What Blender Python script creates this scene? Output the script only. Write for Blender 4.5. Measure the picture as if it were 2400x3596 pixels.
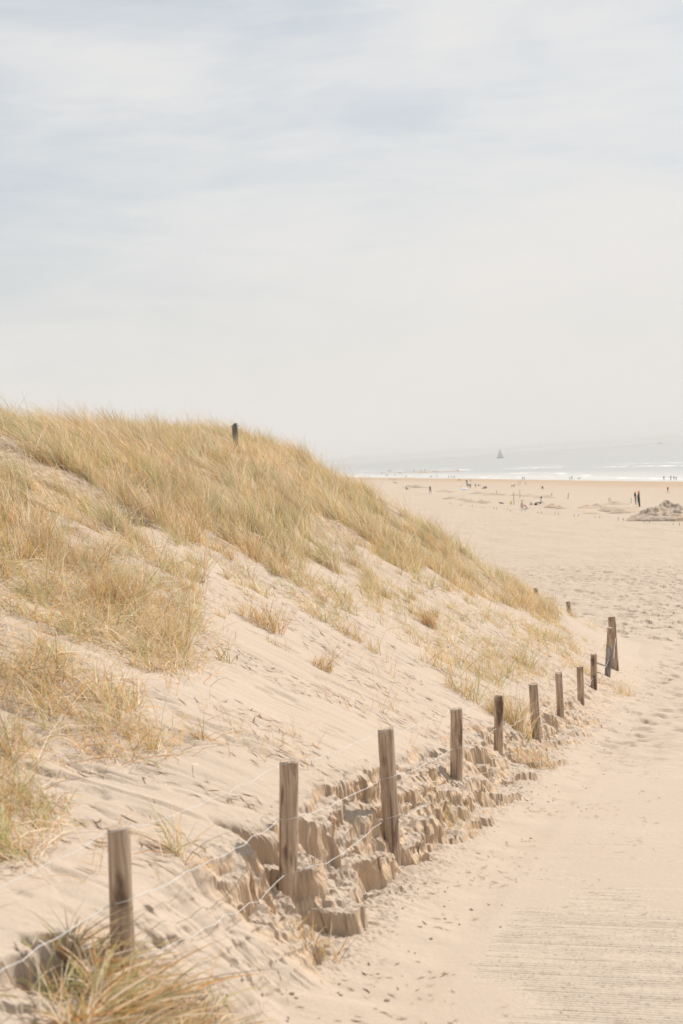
import bpy, math, random
import numpy as np
from mathutils import Vector, Matrix

for o in list(bpy.data.objects): bpy.data.objects.remove(o)
sc = bpy.context.scene
col = sc.collection
rng = np.random.default_rng(7)
random.seed(7)
R = math.radians

# ------------------------------------------------------------------ camera
CAMZ = 12.0                       # eye height above the sea
FPX, PW, PH = 5000.0, 2400, 3596  # focal length in photograph pixels
ROLL = R(3.92); PITCH = math.atan(169.6/FPX)
c_f = np.array([0, math.cos(PITCH), -math.sin(PITCH)])
c_u0 = np.array([0, math.sin(PITCH), math.cos(PITCH)])
c_r = math.cos(ROLL)*np.array([1., 0, 0]) - math.sin(ROLL)*c_u0
c_u = math.sin(ROLL)*np.array([1., 0, 0]) + math.cos(ROLL)*c_u0
cam = bpy.data.cameras.new('camera'); camo = bpy.data.objects.new('camera', cam); col.objects.link(camo)
m = Matrix([[c_r[i], c_u[i], -c_f[i], 0] for i in range(3)] + [[0, 0, 0, 1]])
m.translation = (0, 0, CAMZ)
camo.matrix_world = m
cam.sensor_fit = 'VERTICAL'; cam.sensor_height = 36.0; cam.sensor_width = 24.0
cam.lens = FPX/PH*36.0
cam.clip_start = .1; cam.clip_end = 60000
cam.dof.use_dof = True; cam.dof.focus_distance = 19.0; cam.dof.aperture_fstop = 3.2
sc.camera = camo
sc.render.resolution_x = 683; sc.render.resolution_y = 1024

# ------------------------------------------------------------------ sky, sun, exposure
SUN_EL, SUN_AZ = 46.0, 44.0       # azimuth to the right of the view direction
sun_dir = Vector((math.sin(R(SUN_AZ))*math.cos(R(SUN_EL)), math.cos(R(SUN_AZ))*math.cos(R(SUN_EL)), math.sin(R(SUN_EL))))
sl = bpy.data.lights.new('sun', 'SUN'); sl.energy = 3.3; sl.angle = R(.8); sl.color = (1, .955, .89)
so = bpy.data.objects.new('sun', sl); col.objects.link(so)
so.rotation_euler = sun_dir.to_track_quat('Z', 'Y').to_euler(); so.location = (30, 10, 60)
vs = sc.view_settings
vs.view_transform = 'Standard'; vs.look = 'None'; vs.gamma = 1; vs.use_curve_mapping = False; vs.exposure = 0.74
world = bpy.data.worlds.new('World'); sc.world = world; world.use_nodes = True
def node(nt, typ, **kw):
    n = nt.nodes.new(typ)
    for k, v in kw.items():
        if k.startswith('i_'):
            key = k[2:]
            n.inputs[int(key) if key.isdigit() else key.replace('_', ' ')].default_value = v
        else: setattr(n, k, v)
    return n
def build_world():
    nt = world.node_tree; nt.nodes.clear(); L = nt.links.new
    out = node(nt, 'ShaderNodeOutputWorld'); bg = node(nt, 'ShaderNodeBackground', i_Strength=0.1)
    L(bg.outputs[0], out.inputs[0])
    sky = node(nt, 'ShaderNodeTexSky', sky_type='NISHITA', sun_disc=False)
    sky.sun_elevation = R(SUN_EL); sky.sun_rotation = R(SUN_AZ)
    sky.altitude = 10; sky.air_density = 1.0; sky.dust_density = 2.0; sky.ozone_density = 1.0
    tc = node(nt, 'ShaderNodeTexCoord')
    sep = node(nt, 'ShaderNodeSeparateXYZ'); L(tc.outputs['Generated'], sep.inputs[0])
    def fibres(rot, scale, loc, sc, det, rough, dist):
        mp = node(nt, 'ShaderNodeMapping', i_Rotation=rot, i_Scale=scale, i_Location=loc); L(tc.outputs['Generated'], mp.inputs[0])
        n = node(nt, 'ShaderNodeTexNoise', i_Scale=sc, i_Detail=det, i_Roughness=rough, i_Distortion=dist); L(mp.outputs[0], n.inputs['Vector']); return n
    # broad sheets of cirrostratus, and finer wisps drawn out across them
    n1 = fibres((0, R(13), R(-8)), (1.2, .8, 3.2), (.12, .3, .92), 2.1, 6.0, .5, .3)
    n2 = fibres((0, R(16), R(10)), (1.6, 1.0, 9.0), (2.0, .4, .1), 2.6, 10.0, .62, .9)
    n3 = fibres((0, R(-7), 0), (2.2, 1.0, 13.0), (5.0, 1.4, .7), 2.4, 10.0, .66, 1.2)
    s1 = node(nt, 'ShaderNodeMath', operation='MULTIPLY_ADD', i_1=.26); L(n2.outputs[0], s1.inputs[0]); L(n1.outputs[0], s1.inputs[2])
    s2 = node(nt, 'ShaderNodeMath', operation='MULTIPLY_ADD', i_1=.20); L(n3.outputs[0], s2.inputs[0]); L(s1.outputs[0], s2.inputs[2])
    mr = node(nt, 'ShaderNodeMapRange', interpolation_type='SMOOTHSTEP'); L(s2.outputs[0], mr.inputs[0])
    mr.inputs[1].default_value = .52; mr.inputs[2].default_value = .93; mr.inputs[3].default_value = .0; mr.inputs[4].default_value = .96
    veil = node(nt, 'ShaderNodeMix', data_type='RGBA', i_0=.76); L(sky.outputs[0], veil.inputs[6]); veil.inputs[7].default_value = VEIL
    mix = node(nt, 'ShaderNodeMix', data_type='RGBA'); L(mr.outputs[0], mix.inputs[0]); L(veil.outputs[2], mix.inputs[6])
    mix.inputs[7].default_value = CLOUD
    # pale sea haze low over the horizon
    hz = node(nt, 'ShaderNodeMapRange', interpolation_type='SMOOTHSTEP'); L(sep.outputs[2], hz.inputs[0])
    hz.inputs[1].default_value = -.02; hz.inputs[2].default_value = .25; hz.inputs[3].default_value = .96; hz.inputs[4].default_value = 0
    mix2 = node(nt, 'ShaderNodeMix', data_type='RGBA'); L(hz.outputs[0], mix2.inputs[0]); L(mix.outputs[2], mix2.inputs[6])
    mix2.inputs[7].default_value = HAZE
    L(mix2.outputs[2], bg.inputs[0])
CLOUD = (5.05, 4.95, 4.85, 1); HAZE = (4.95, 4.75, 4.5, 1); VEIL = (2.95, 3.25, 3.4, 1)
build_world()

# ------------------------------------------------------------------ helpers
def ray(x, y):
    d = c_f*FPX + c_r*(x-PW/2) - c_u*(y-PH/2)
    return d/d[1]
def at(x, y, d):
    p = ray(x, y)*d; return np.array([p[0], p[1], p[2]+CAMZ])
def tag(o, label=None, cat=None, group=None, kind=None):
    if label: o['label'] = label
    if cat: o['category'] = cat
    if group: o['group'] = group
    if kind: o['kind'] = kind
    return o
def link(name, me, parent=None, mat=None, loc=None, rot=None):
    o = bpy.data.objects.new(name, me); col.objects.link(o)
    if mat is not None and me is not None:
        for mm in (mat if isinstance(mat, (list, tuple)) else [mat]): me.materials.append(mm)
    if parent: o.parent = parent
    if loc is not None: o.location = [float(a) for a in loc]
    if rot is not None: o.rotation_euler = rot
    return o
def empty(name, loc, rz=0):
    o = bpy.data.objects.new(name, None); col.objects.link(o); o.location = [float(a) for a in loc]; o.rotation_euler = (0, 0, rz)
    o.empty_display_size = .2; return o
def mesh_np(name, V, faces, nside, smooth=True, attrs=None):
    """faces: (n, nside) int array"""
    me = bpy.data.meshes.new(name); V = np.asarray(V, np.float32); Fc = np.asarray(faces, np.int32)
    me.vertices.add(len(V)); me.vertices.foreach_set('co', V.ravel())
    me.loops.add(Fc.size); me.loops.foreach_set('vertex_index', Fc.ravel())
    me.polygons.add(len(Fc)); me.polygons.foreach_set('loop_start', np.arange(len(Fc), dtype=np.int32)*nside)
    me.update(calc_edges=True)
    me.polygons.foreach_set('use_smooth', np.full(len(Fc), smooth))
    for k, a in (attrs or {}).items():
        a = np.asarray(a, np.float32)
        if a.ndim == 1:
            at_ = me.attributes.new(k, 'FLOAT', 'POINT'); at_.data.foreach_set('value', a)
        else:
            at_ = me.attributes.new(k, 'FLOAT_COLOR', 'POINT')
            at_.data.foreach_set('color', np.concatenate([a, np.ones((len(a), 1), np.float32)], 1).ravel())
    me.validate(); return me
class MB:
    """collects vertices and faces of one mesh"""
    def __init__(s): s.v = []; s.f = []
    def ring(s, pts): i = len(s.v); s.v += [tuple(map(float, p)) for p in pts]; return list(range(i, i+len(pts)))
    def loft(s, rings, cap=True):
        ids = [s.ring(r) for r in rings]
        for a, b in zip(ids[:-1], ids[1:]):
            n = len(a)
            for k in range(n): s.f.append((a[k], a[(k+1) % n], b[(k+1) % n], b[k]))
        if cap: s.f.append(tuple(reversed(ids[0]))); s.f.append(tuple(ids[-1]))
        return s
    def tube(s, pts, rad, n=6, cap=True):
        pts = [Vector(p) for p in pts]; rings = []
        for i, p in enumerate(pts):
            t = (pts[min(i+1, len(pts)-1)]-pts[max(i-1, 0)]).normalized()
            a = t.cross(Vector((0, 0, 1)) if abs(t.z) < .9 else Vector((1, 0, 0))).normalized(); b = a.cross(t)
            r = rad[i] if isinstance(rad, (list, tuple, np.ndarray)) else rad
            rings.append([p+(a*math.cos(2*math.pi*k/n)+b*math.sin(2*math.pi*k/n))*r for k in range(n)])
        return s.loft(rings, cap)
    def box(s, c, d):
        x, y, z = c; a, b, h = d[0]/2, d[1]/2, d[2]/2
        return s.loft([[(x-a, y-b, z+k), (x+a, y-b, z+k), (x+a, y+b, z+k), (x-a, y+b, z+k)] for k in (-h, h)])
    def build(s, name, mat=None, parent=None, loc=None, rot=None, smooth=True):
        me = bpy.data.meshes.new(name); me.from_pydata(s.v, [], s.f); me.update()
        if smooth: me.polygons.foreach_set('use_smooth', np.full(len(me.polygons), True))
        return link(name, me, parent, mat, loc, rot)
def new_mat(name):
    mt = bpy.data.materials.new(name); mt.use_nodes = True; nt = mt.node_tree; nt.nodes.clear()
    out = node(nt, 'ShaderNodeOutputMaterial'); b = node(nt, 'ShaderNodeBsdfPrincipled'); nt.links.new(b.outputs[0], out.inputs[0])
    return mt, nt, b, out
def plain(name, c, rough=.8, var=.15, scale=20.0, bump=0.0):
    mt, nt, b, out = new_mat(name); L = nt.links.new
    tc = node(nt, 'ShaderNodeTexCoord'); n = node(nt, 'ShaderNodeTexNoise', i_Scale=scale, i_Detail=4.0); L(tc.outputs['Object'], n.inputs['Vector'])
    r = node(nt, 'ShaderNodeMix', data_type='RGBA'); L(n.outputs[0], r.inputs[0])
    r.inputs[6].default_value = tuple(x*(1-var) for x in c[:3])+(1,); r.inputs[7].default_value = tuple(min(1, x*(1+var)) for x in c[:3])+(1,)
    L(r.outputs[2], b.inputs['Base Color']); b.inputs['Roughness'].default_value = rough
    b.inputs['Specular IOR Level'].default_value = .25
    if bump:
        bp = node(nt, 'ShaderNodeBump', i_Strength=bump, i_Distance=.01); L(n.outputs[0], bp.inputs['Height']); L(bp.outputs[0], b.inputs['Normal'])
    return mt
# ------------------------------------------------------------------ materials
def sand_material(name):
    mt, nt, b, out = new_mat(name); L = nt.links.new
    geo = node(nt, 'ShaderNodeNewGeometry')
    n1 = node(nt, 'ShaderNodeTexNoise', i_Scale=.55, i_Detail=6.0, i_Roughness=.6); L(geo.outputs['Position'], n1.inputs['Vector'])
    n2 = node(nt, 'ShaderNodeTexNoise', i_Scale=55.0, i_Detail=5.0, i_Roughness=.7); L(geo.outputs['Position'], n2.inputs['Vector'])
    c1 = node(nt, 'ShaderNodeMix', data_type='RGBA'); L(n1.outputs[0], c1.inputs[0])
    c1.inputs[6].default_value = (.445, .352, .272, 1); c1.inputs[7].default_value = (.515, .42, .333, 1)
    c2 = node(nt, 'ShaderNodeMix', data_type='RGBA', blend_type='MULTIPLY', i_0=.28); L(c1.outputs[2], c2.inputs[6]); L(n2.outputs[0], c2.inputs[7])
    # moist sand laid bare in the fresh scarp with warm bounced light painted in, leaf litter under the grass, wet sand by the water
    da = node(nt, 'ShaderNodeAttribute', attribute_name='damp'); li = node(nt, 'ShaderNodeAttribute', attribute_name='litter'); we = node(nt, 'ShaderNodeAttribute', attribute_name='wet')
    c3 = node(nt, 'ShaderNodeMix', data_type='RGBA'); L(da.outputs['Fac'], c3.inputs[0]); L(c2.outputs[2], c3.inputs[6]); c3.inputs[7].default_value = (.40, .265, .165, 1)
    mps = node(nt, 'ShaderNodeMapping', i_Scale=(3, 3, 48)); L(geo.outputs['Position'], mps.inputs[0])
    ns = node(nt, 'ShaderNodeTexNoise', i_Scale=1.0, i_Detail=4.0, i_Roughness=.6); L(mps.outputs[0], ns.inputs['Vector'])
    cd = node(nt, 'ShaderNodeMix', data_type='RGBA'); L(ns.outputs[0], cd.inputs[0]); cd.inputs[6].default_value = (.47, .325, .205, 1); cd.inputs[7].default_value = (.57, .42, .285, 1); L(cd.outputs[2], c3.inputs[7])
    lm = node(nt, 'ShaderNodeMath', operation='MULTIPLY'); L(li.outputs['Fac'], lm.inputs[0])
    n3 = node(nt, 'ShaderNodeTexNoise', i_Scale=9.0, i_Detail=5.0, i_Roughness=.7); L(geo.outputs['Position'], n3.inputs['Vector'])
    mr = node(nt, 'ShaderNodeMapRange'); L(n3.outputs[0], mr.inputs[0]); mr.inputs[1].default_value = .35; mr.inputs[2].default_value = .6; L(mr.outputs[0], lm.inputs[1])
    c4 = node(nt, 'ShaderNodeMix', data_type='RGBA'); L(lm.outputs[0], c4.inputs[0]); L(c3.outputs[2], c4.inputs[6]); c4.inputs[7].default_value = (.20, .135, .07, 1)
    c5 = node(nt, 'ShaderNodeMix', data_type='RGBA'); L(we.outputs['Fac'], c5.inputs[0]); L(c4.outputs[2], c5.inputs[6]); c5.inputs[7].default_value = (.36, .26, .17, 1)
    L(c5.outputs[2], b.inputs['Base Color'])
    b.inputs['Roughness'].default_value = .95; b.inputs['Specular IOR Level'].default_value = .15
    n4 = node(nt, 'ShaderNodeTexNoise', i_Scale=14.0, i_Detail=8.0, i_Roughness=.68); L(geo.outputs['Position'], n4.inputs['Vector'])
    bp = node(nt, 'ShaderNodeBump', i_Strength=.5, i_Distance=.02); L(n4.outputs[0], bp.inputs['Height']); L(bp.outputs[0], b.inputs['Normal'])
    # trodden beach: footprints and ruts too many to tell apart
    td = node(nt, 'ShaderNodeAttribute', attribute_name='trod'); ts_ = node(nt, 'ShaderNodeMath', operation='MULTIPLY', i_1=.8); L(td.outputs['Fac'], ts_.inputs[0])
    n5 = node(nt, 'ShaderNodeTexNoise', i_Scale=1.7, i_Detail=6.0, i_Roughness=.62); L(geo.outputs['Position'], n5.inputs['Vector'])
    b2 = node(nt, 'ShaderNodeBump', i_Distance=.22); L(ts_.outputs[0], b2.inputs['Strength']); L(n5.outputs[0], b2.inputs['Height']); L(b2.outputs[0], bp.inputs['Normal'])
    return mt
M_SAND = sand_material('sand')
def wood_material(name, a, bcol, dark, sc_=1.0):
    mt, nt, b, out = new_mat(name); L = nt.links.new
    tc = node(nt, 'ShaderNodeTexCoord'); oi = node(nt, 'ShaderNodeObjectInfo')
    ad = node(nt, 'ShaderNodeVectorMath', operation='MULTIPLY_ADD'); ad.inputs[1].default_value = (1, 1, 1)
    L(tc.outputs['Object'], ad.inputs[0])
    rr = node(nt, 'ShaderNodeMath', operation='MULTIPLY', i_1=40.0); L(oi.outputs['Random'], rr.inputs[0])
    L(rr.outputs[0], ad.inputs[2])
    mp = node(nt, 'ShaderNodeMapping', i_Scale=(38*sc_, 38*sc_, 2.6*sc_)); L(ad.outputs[0], mp.inputs[0])
    n1 = node(nt, 'ShaderNodeTexNoise', i_Scale=1.0, i_Detail=8.0, i_Roughness=.65, i_Distortion=.4); L(mp.outputs[0], n1.inputs['Vector'])
    mp2 = node(nt, 'ShaderNodeMapping', i_Scale=(9, 9, 3.2)); L(ad.outputs[0], mp2.inputs[0])
    n2 = node(nt, 'ShaderNodeTexNoise', i_Scale=1.0, i_Detail=5.0); L(mp2.outputs[0], n2.inputs['Vector'])
    mg = node(nt, 'ShaderNodeMapRange'); L(n1.outputs[0], mg.inputs[0]); mg.inputs[1].default_value = .36; mg.inputs[2].default_value = .64
    c1 = node(nt, 'ShaderNodeMix', data_type='RGBA'); L(mg.outputs[0], c1.inputs[0]); c1.inputs[6].default_value = a+(1,); c1.inputs[7].default_value = bcol+(1,)
    mr = node(nt, 'ShaderNodeMapRange'); L(n2.outputs[0], mr.inputs[0]); mr.inputs[1].default_value = .55; mr.inputs[2].default_value = .68
    c2 = node(nt, 'ShaderNodeMix', data_type='RGBA'); L(mr.outputs[0], c2.inputs[0]); L(c1.outputs[2], c2.inputs[6]); c2.inputs[7].default_value = dark+(1,)
    mp3 = node(nt, 'ShaderNodeMapping', i_Scale=(60, 60, 1.6)); L(ad.outputs[0], mp3.inputs[0])
    n3 = node(nt, 'ShaderNodeTexNoise', i_Scale=1.0, i_Detail=4.0, i_Roughness=.6); L(mp3.outputs[0], n3.inputs['Vector'])
    mr3 = node(nt, 'ShaderNodeMapRange'); L(n3.outputs[0], mr3.inputs[0]); mr3.inputs[1].default_value = .56; mr3.inputs[2].default_value = .64; mr3.inputs[4].default_value = .85
    c3 = node(nt, 'ShaderNodeMix', data_type='RGBA'); L(mr3.outputs[0], c3.inputs[0]); L(c2.outputs[2], c3.inputs[6]); c3.inputs[7].default_value = tuple(x*.45 for x in a)+(1,)
    L(c3.outputs[2], b.inputs['Base Color']); b.inputs['Roughness'].default_value = .9; b.inputs['Specular IOR Level'].default_value = .15
    bp = node(nt, 'ShaderNodeBump', i_Strength=.7, i_Distance=.006); L(n1.outputs[0], bp.inputs['Height']); L(bp.outputs[0], b.inputs['Normal'])
    return mt
M_POST = wood_material('weathered_post_wood', (.28, .20, .145), (.56, .44, .335), (.14, .09, .065))
M_GREY = wood_material('silver_grey_wood', (.22, .20, .20), (.40, .36, .34), (.14, .12, .11))
M_DARKW = wood_material('dark_wet_wood', (.14, .13, .12), (.27, .25, .23), (.08, .075, .07))
M_SLAT = wood_material('sanded_slat_wood', (.42, .345, .275), (.50, .42, .34), (.39, .31, .24))
M_WIRE = plain('galvanised_wire', (.60, .59, .58), .5, .25, 30)
def grass_material():
    mt, nt, b, out = new_mat('marram_blade'); L = nt.links.new
    at_ = node(nt, 'ShaderNodeAttribute', attribute_name='tint')
    geo = node(nt, 'ShaderNodeNewGeometry')
    n1 = node(nt, 'ShaderNodeTexNoise', i_Scale=30.0, i_Detail=2.0); L(geo.outputs['Position'], n1.inputs['Vector'])
    hs = node(nt, 'ShaderNodeHueSaturation'); L(at_.outputs['Color'], hs.inputs['Color'])
    mr = node(nt, 'ShaderNodeMapRange'); L(n1.outputs[0], mr.inputs[0]); mr.inputs[3].default_value = .8; mr.inputs[4].default_value = 1.2; L(mr.outputs[0], hs.inputs['Value'])
    L(hs.outputs[0], b.inputs['Base Color']); b.inputs['Roughness'].default_value = .55; b.inputs['Specular IOR Level'].default_value = .35
    tr = node(nt, 'ShaderNodeBsdfTranslucent'); L(hs.outputs[0], tr.inputs[0])
    mx = node(nt, 'ShaderNodeMixShader', i_0=.5); L(b.outputs[0], mx.inputs[1]); L(tr.outputs[0], mx.inputs[2]); L(mx.outputs[0], out.inputs[0])
    return mt
M_GRASS = grass_material()
# ------------------------------------------------------------------ terrain functions
# ---------- terrain functions (pure numpy) ----------
EU=np.array([.2745,.9616]);EV=np.array([-.9616,.2745]);O=np.array([-1.03,5.9])
def uv2xy(u,v): return O[0]+EU[0]*u+EV[0]*v, O[1]+EU[1]*u+EV[1]*v
def xy2uv(x,y):
    dx=np.asarray(x)-O[0];dy=np.asarray(y)-O[1]
    return dx*EU[0]+dy*EU[1], dx*EV[0]+dy*EV[1]
def _h(ix,iy,s):
    n=(ix.astype(np.int64)*374761393+iy.astype(np.int64)*668265263+s*974634777)&0xffffffff
    n=((n^(n>>13))*1274126177)&0xffffffff
    return ((n^(n>>16))&0xffffff)/float(0xffffff)
def noise(x,y,s=0):
    x=np.asarray(x,float);y=np.asarray(y,float);x,y=np.broadcast_arrays(x,y)
    ix=np.floor(x);iy=np.floor(y);fx=x-ix;fy=y-iy
    fx=fx*fx*fx*(fx*(fx*6-15)+10);fy=fy*fy*fy*(fy*(fy*6-15)+10)
    a=_h(ix,iy,s);b=_h(ix+1,iy,s);c=_h(ix,iy+1,s);d=_h(ix+1,iy+1,s)
    return (a+(b-a)*fx+(c-a)*fy+(a-b-c+d)*fx*fy)*2-1
def fbm(x,y,s=0,o=4,g=.5):
    t=0;a=1;n=0
    for i in range(o):
        t=t+a*noise(x*2**i+i*7.3,y*2**i-i*3.1,s+i);n+=a;a*=g
    return t/n
def sm(a,b,x):
    t=np.clip((x-a)/(b-a),0,1);return t*t*(3-2*t)
def smin(a,b,k):
    h=np.clip(.5+.5*(b-a)/k,0,1);return b+(a-b)*h-k*h*(1-h)
def tab(xs,ys,w=1.0):
    X=np.linspace(xs[0]-8,xs[-1]+8,1600);Y=np.interp(X,xs,ys)
    # linear extrapolation at the ends
    m=X<xs[0];Y[m]=ys[0]+(X[m]-xs[0])*(ys[1]-ys[0])/(xs[1]-xs[0])
    m=X>xs[-1];Y[m]=ys[-1]+(X[m]-xs[-1])*(ys[-1]-ys[-2])/(xs[-1]-xs[-2])
    n=max(3,int(w/(X[1]-X[0])));k=np.hanning(n+2);k/=k.sum()
    Y=np.convolve(np.pad(Y,n,'edge'),k,'same')[n:-n]
    return lambda q:np.interp(q,X,Y)
UP=tab([-6,0,2,4,6.4,9,11,13.6,15.9,18.3,20.7,24,32],[-1.7,-1.95,-2.1,-2.22,-2.58,-2.93,-3.2,-3.48,-3.7,-3.92,-4.18,-4.45,-4.75],1.5)
FT=tab([-6,0,2,4,6.4,9,11,13.6,15.9,18.3,20.7,24,32,60],[-1.95,-2.45,-2.62,-2.77,-3.0,-3.27,-3.5,-3.76,-3.98,-4.18,-4.4,-4.62,-4.8,-5.1],1.5)
SL=tab([-6,1,5,10,15,20,40],[.25,.36,.46,.56,.62,.71,.77],2)
CR=tab([-6,4,10,14,18,21,25,28,34],[-.5,.5,1.2,1.02,.68,.66,.85,.8,.3],2)
BW=tab([-900,-60,0,34,66,97,114,138,200,3000],[-30,-13.4,-12,-10.75,-9.1,-7.1,-5.95,-4.85,-4.5,-4.5],.1)
def wland(x,y): return -((np.asarray(x)-99)*.9933+(np.asarray(y)-414)*.1157)
def _bw(w): return (BW(w-9)+BW(w-3)+BW(w+3)+BW(w+9))/4
def beach0(x,y): return _bw(wland(x,y))
def near0(u,v):
    """smooth ground relative to the camera, without the scarp detail"""
    x,y=uv2xy(u,v)
    up=UP(u);ft=FT(u)
    pz=ft-.10*sm(-.25,-1.0,v)-.012*np.clip(-1-v,0,8)
    t=sm(22,46,u);pz=pz*(1-t)+beach0(x,y)*t
    t2=sm(22.5,28,u);up=up*(1-t2)+pz*t2
    vp=np.maximum(v,0)
    end=.70*(29.5+.50*v-u)
    rise=smin(SL(u)*(vp-.55*(1-np.exp(-vp/1.0))*sm(17,24,u)),np.where(end>0,end,end*.6),.35)
    rise=smin(rise,CR(u)-up,1.1)
    back=np.clip(v-11,0,40)
    rise=rise-.25*back*sm(0,3,back)
    dz=up+rise
    return pz,dz,up

POST_PX=[(418,2900,430,5.9,.100),(1017,2668,1015,7.9,.101),(1355,2557,1372,9.6,.106),(1604,2487,1605,12.,.098),(1753,2440,1750,14.5,.097),
 (1873,2400,1888,16.5,.108),(1962,2362,1970,19.,.091),(2037,2340,2040,21.2,.098),(2085,2296,2087,23.5,.100),(2143,2204,2128,25.8,.092)]
POSTS=[]
for px,py,bx,d,dia in POST_PX:
    p=at(px,py,d); POSTS.append((p[0],p[1],p[2],dia))
HOLLOWS=[]
PUV=[xy2uv(p[0],p[1]) for p in POSTS]
def ridged(x,s): return 1-np.abs(noise(x,x*0+.37,s))
def ground(u,v,full=False):
    """world height of the near sand; full also gives the damp mask"""
    u=np.asarray(u,float);v=np.asarray(v,float);u,v=np.broadcast_arrays(u,v)
    x,y=uv2xy(u,v)
    pz,dz,upl=near0(u,v)
    # --- eroded scarp along the fence: stepped blocks with fluted fronts
    act=sm(-3.0,-.6,u)*(1-sm(19.5,23.5,u))
    soft=sm(-.15,.5,noise(u*.55,u*0+3.3,41))          # stretches where it has slumped
    soft=np.maximum(soft*(1-sm(6,7,u))*sm(6,5,u)*0,soft*sm(5.2,7,u))*.7
    soft=np.maximum(soft,sm(1.5,1.2,u)*sm(-.1,.3,u)*1.0)
    wx=v+.05*fbm(u*3.1,v*3.1,11,3)+.02*noise(u*9,v*9,15)
    shift=.08*noise(u*.8,u*0,12)+.09*noise(u*2.3,u*0+5,13)
    hollow=0
    for (pu,pv),hh in zip(PUV,(.08,.34,.06,.08,.10,.08,.08,.08,.06,.03)): hollow=hollow+hh*np.exp(-((u-pu+.05)/(.12 if hh>.3 else .2))**2)
    flute=(1-soft)*.075*(ridged(u*5.3+.6*noise(u*2,v*4,19),17)-.5)+(1-soft)*.050*(ridged(u*11.5+.7*noise(u*4,v*6,20),18)-.5)+(1-.7*soft)*.012*noise(u*31,v*5,16)
    T=0;damp_bounce_m=0
    cs=(-.36,-.31,-.26,-.20,-.14,-.08,-.02,.04,.10,.15);ws=np.array([.10,.14,.10,.13,.10,.12,.10,.09,.07,.05])
    tot=0
    for k,c in enumerate(cs):
        wk=ws[k]*(1+1.5*noise(u*1.3+k*4.7,u*0+k,30+k)); wk=np.maximum(wk,.004)
        amp=.09 if k%3 else .05
        vk=c+shift*(1.2-.07*k)+amp*noise(u*2.1+k*11,u*0+k*3.,50+k)+.05*noise(u*5.2+k*7,v*2.,75+k)+hollow-flute*(.5+.5*noise(u*1.4,u*0+k*2.,110+k))
        vk=vk+.045*np.round(2.4*noise(u*4.6+k*3,v*1.5,60+k))*.6
        eps=(.010+.007*(k%2))+.16*soft+.0010*np.maximum(u,0)
        S=sm(-1,1,(wx-vk)/eps); T=T+wk*S; tot=tot+wk
        damp_bounce_m=np.maximum(damp_bounce_m,(1-np.abs((wx-vk)/(eps*1.3)))*(wk>.07)*(1-soft))
    T=T/tot
    Tsm=sm(-.55,.2,v)
    T=Tsm*(1-act)+T*act
    up=np.where(v<0,upl+.22*v,dz)
    up=-smin(-up,-pz,.001+.16*(1-sm(19,23,u))+.5*sm(23,27,u)*sm(0,1.2,v))
    z=pz+(up-pz)*T
    band=act*np.exp(-((v+.12)/.42)**2)
    z=z+band*(1-soft)*.010*(noise(u*34,v*30,76)+.8*noise(u*70,v*50,77))
    z=z+band*(.022*noise(u*7+v*2,v*3-u,71)+.012*noise(u*17,v*6,72))
    # crumbled lumps lying on the upper ledges
    lump=np.clip(noise(u*11,v*9,73)-.25,0,1)*.05*act*np.exp(-((v-.05)/.2)**2); z=z+lump
    # --- dune face: slow swells, wind streaks down the slope and little eroded ledges
    far=sm(-.3,.6,u-(29.6+.5*np.maximum(v,0)))
    dm=sm(.15,.8,v)*(1-far)
    z=z+dm*(.10*fbm(u*.45,v*.5,81,3)+.035*fbm(u*1.1,v*.9,82,3)*sm(1.,4.,v))
    gr=sm(3.2,4.6,v)
    z=z+dm*gr*.10*fbm(u*1.4,v*1.4,83,3)
    bare=dm*(1-.6*gr)
    st=noise(u*6.5+.5*noise(u*1.,v*1.,84),v*.75+u*.25,85)
    z=z+bare*(.010*st+.005*noise(u*17,v*1.6+u*.6,86))
    led=noise(u*2.6+v*.5,v*1.0,87)+.35*noise(u*8,v*3.,88)
    z=z-bare*(.012+.022*sm(.1,.5,noise(u*.6,v*.6,98)))*sm(.40,.43,led)*(1-sm(.45,.7,led))
    pk=noise(u*13+v*3,v*6.,89)*noise(u*2.1,v*1.7,90)
    z=z-bare*.020*sm(.25,.31,pk)
    for hu,hv,hr,hd in HOLLOWS:
        q=np.sqrt(((u-hu)/hr)**2+((v-hv)/(hr*.75))**2)+.55*noise(u*4.3,v*3.3,140)+.30*noise(u*11,v*9,141)
        z=z-hd*sm(1.0,.82,q)*(.55+.45*sm(-1,1,(u-hu)/hr))
    # --- path: blown sand over the mat, trodden edges; churned beach further on
    pm=sm(-.35,-.75,v)
    mat_=sm(-.8,-1.05,v)*(1-sm(8,11,u))
    z=z+pm*(1-mat_)*(.018*fbm(u*2.1,v*2.1,91,3)+.010*noise(u*5,v*1.8+u,92))
    cover=.0012+.0007*np.clip(u-.6,0,9)+.007*np.clip(fbm(u*.8+3,v*.9,93,3)-.12,0,1)+.0010*noise(u*9,v*5,94)+.006*sm(-1.12,-.98,v)
    z=z+mat_*np.clip(cover,-.002,.03)
    foot=noise(x*4.1,y*2.9,95)+.45*noise(x*8.3,y*6.2,96)+.35*noise(x*.7,y*.5,94)
    fm=np.maximum(pm*(1-mat_)*sm(5.5,16,u),far)
    z=z-fm*(.045+.025*sm(24,34,u))*sm(.22,.62,foot)+fm*.024*noise(x*4.3,y*3.7,97)+fm*sm(26,36,u)*.03*noise(x*1.3,y*1.1,99)
    # fade into the wide beach
    edge=np.minimum(np.minimum(sm(60.3,57,u),sm(-22,-12,v)),np.minimum(sm(-14,-9,u),sm(40,28,v)))
    z=z*edge+(1-edge)*(beach0(x,y)-0.0)
    z=z+CAMZ
    if full: return z,np.clip(damp_bounce_m,0,1)*act
    return z

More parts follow.
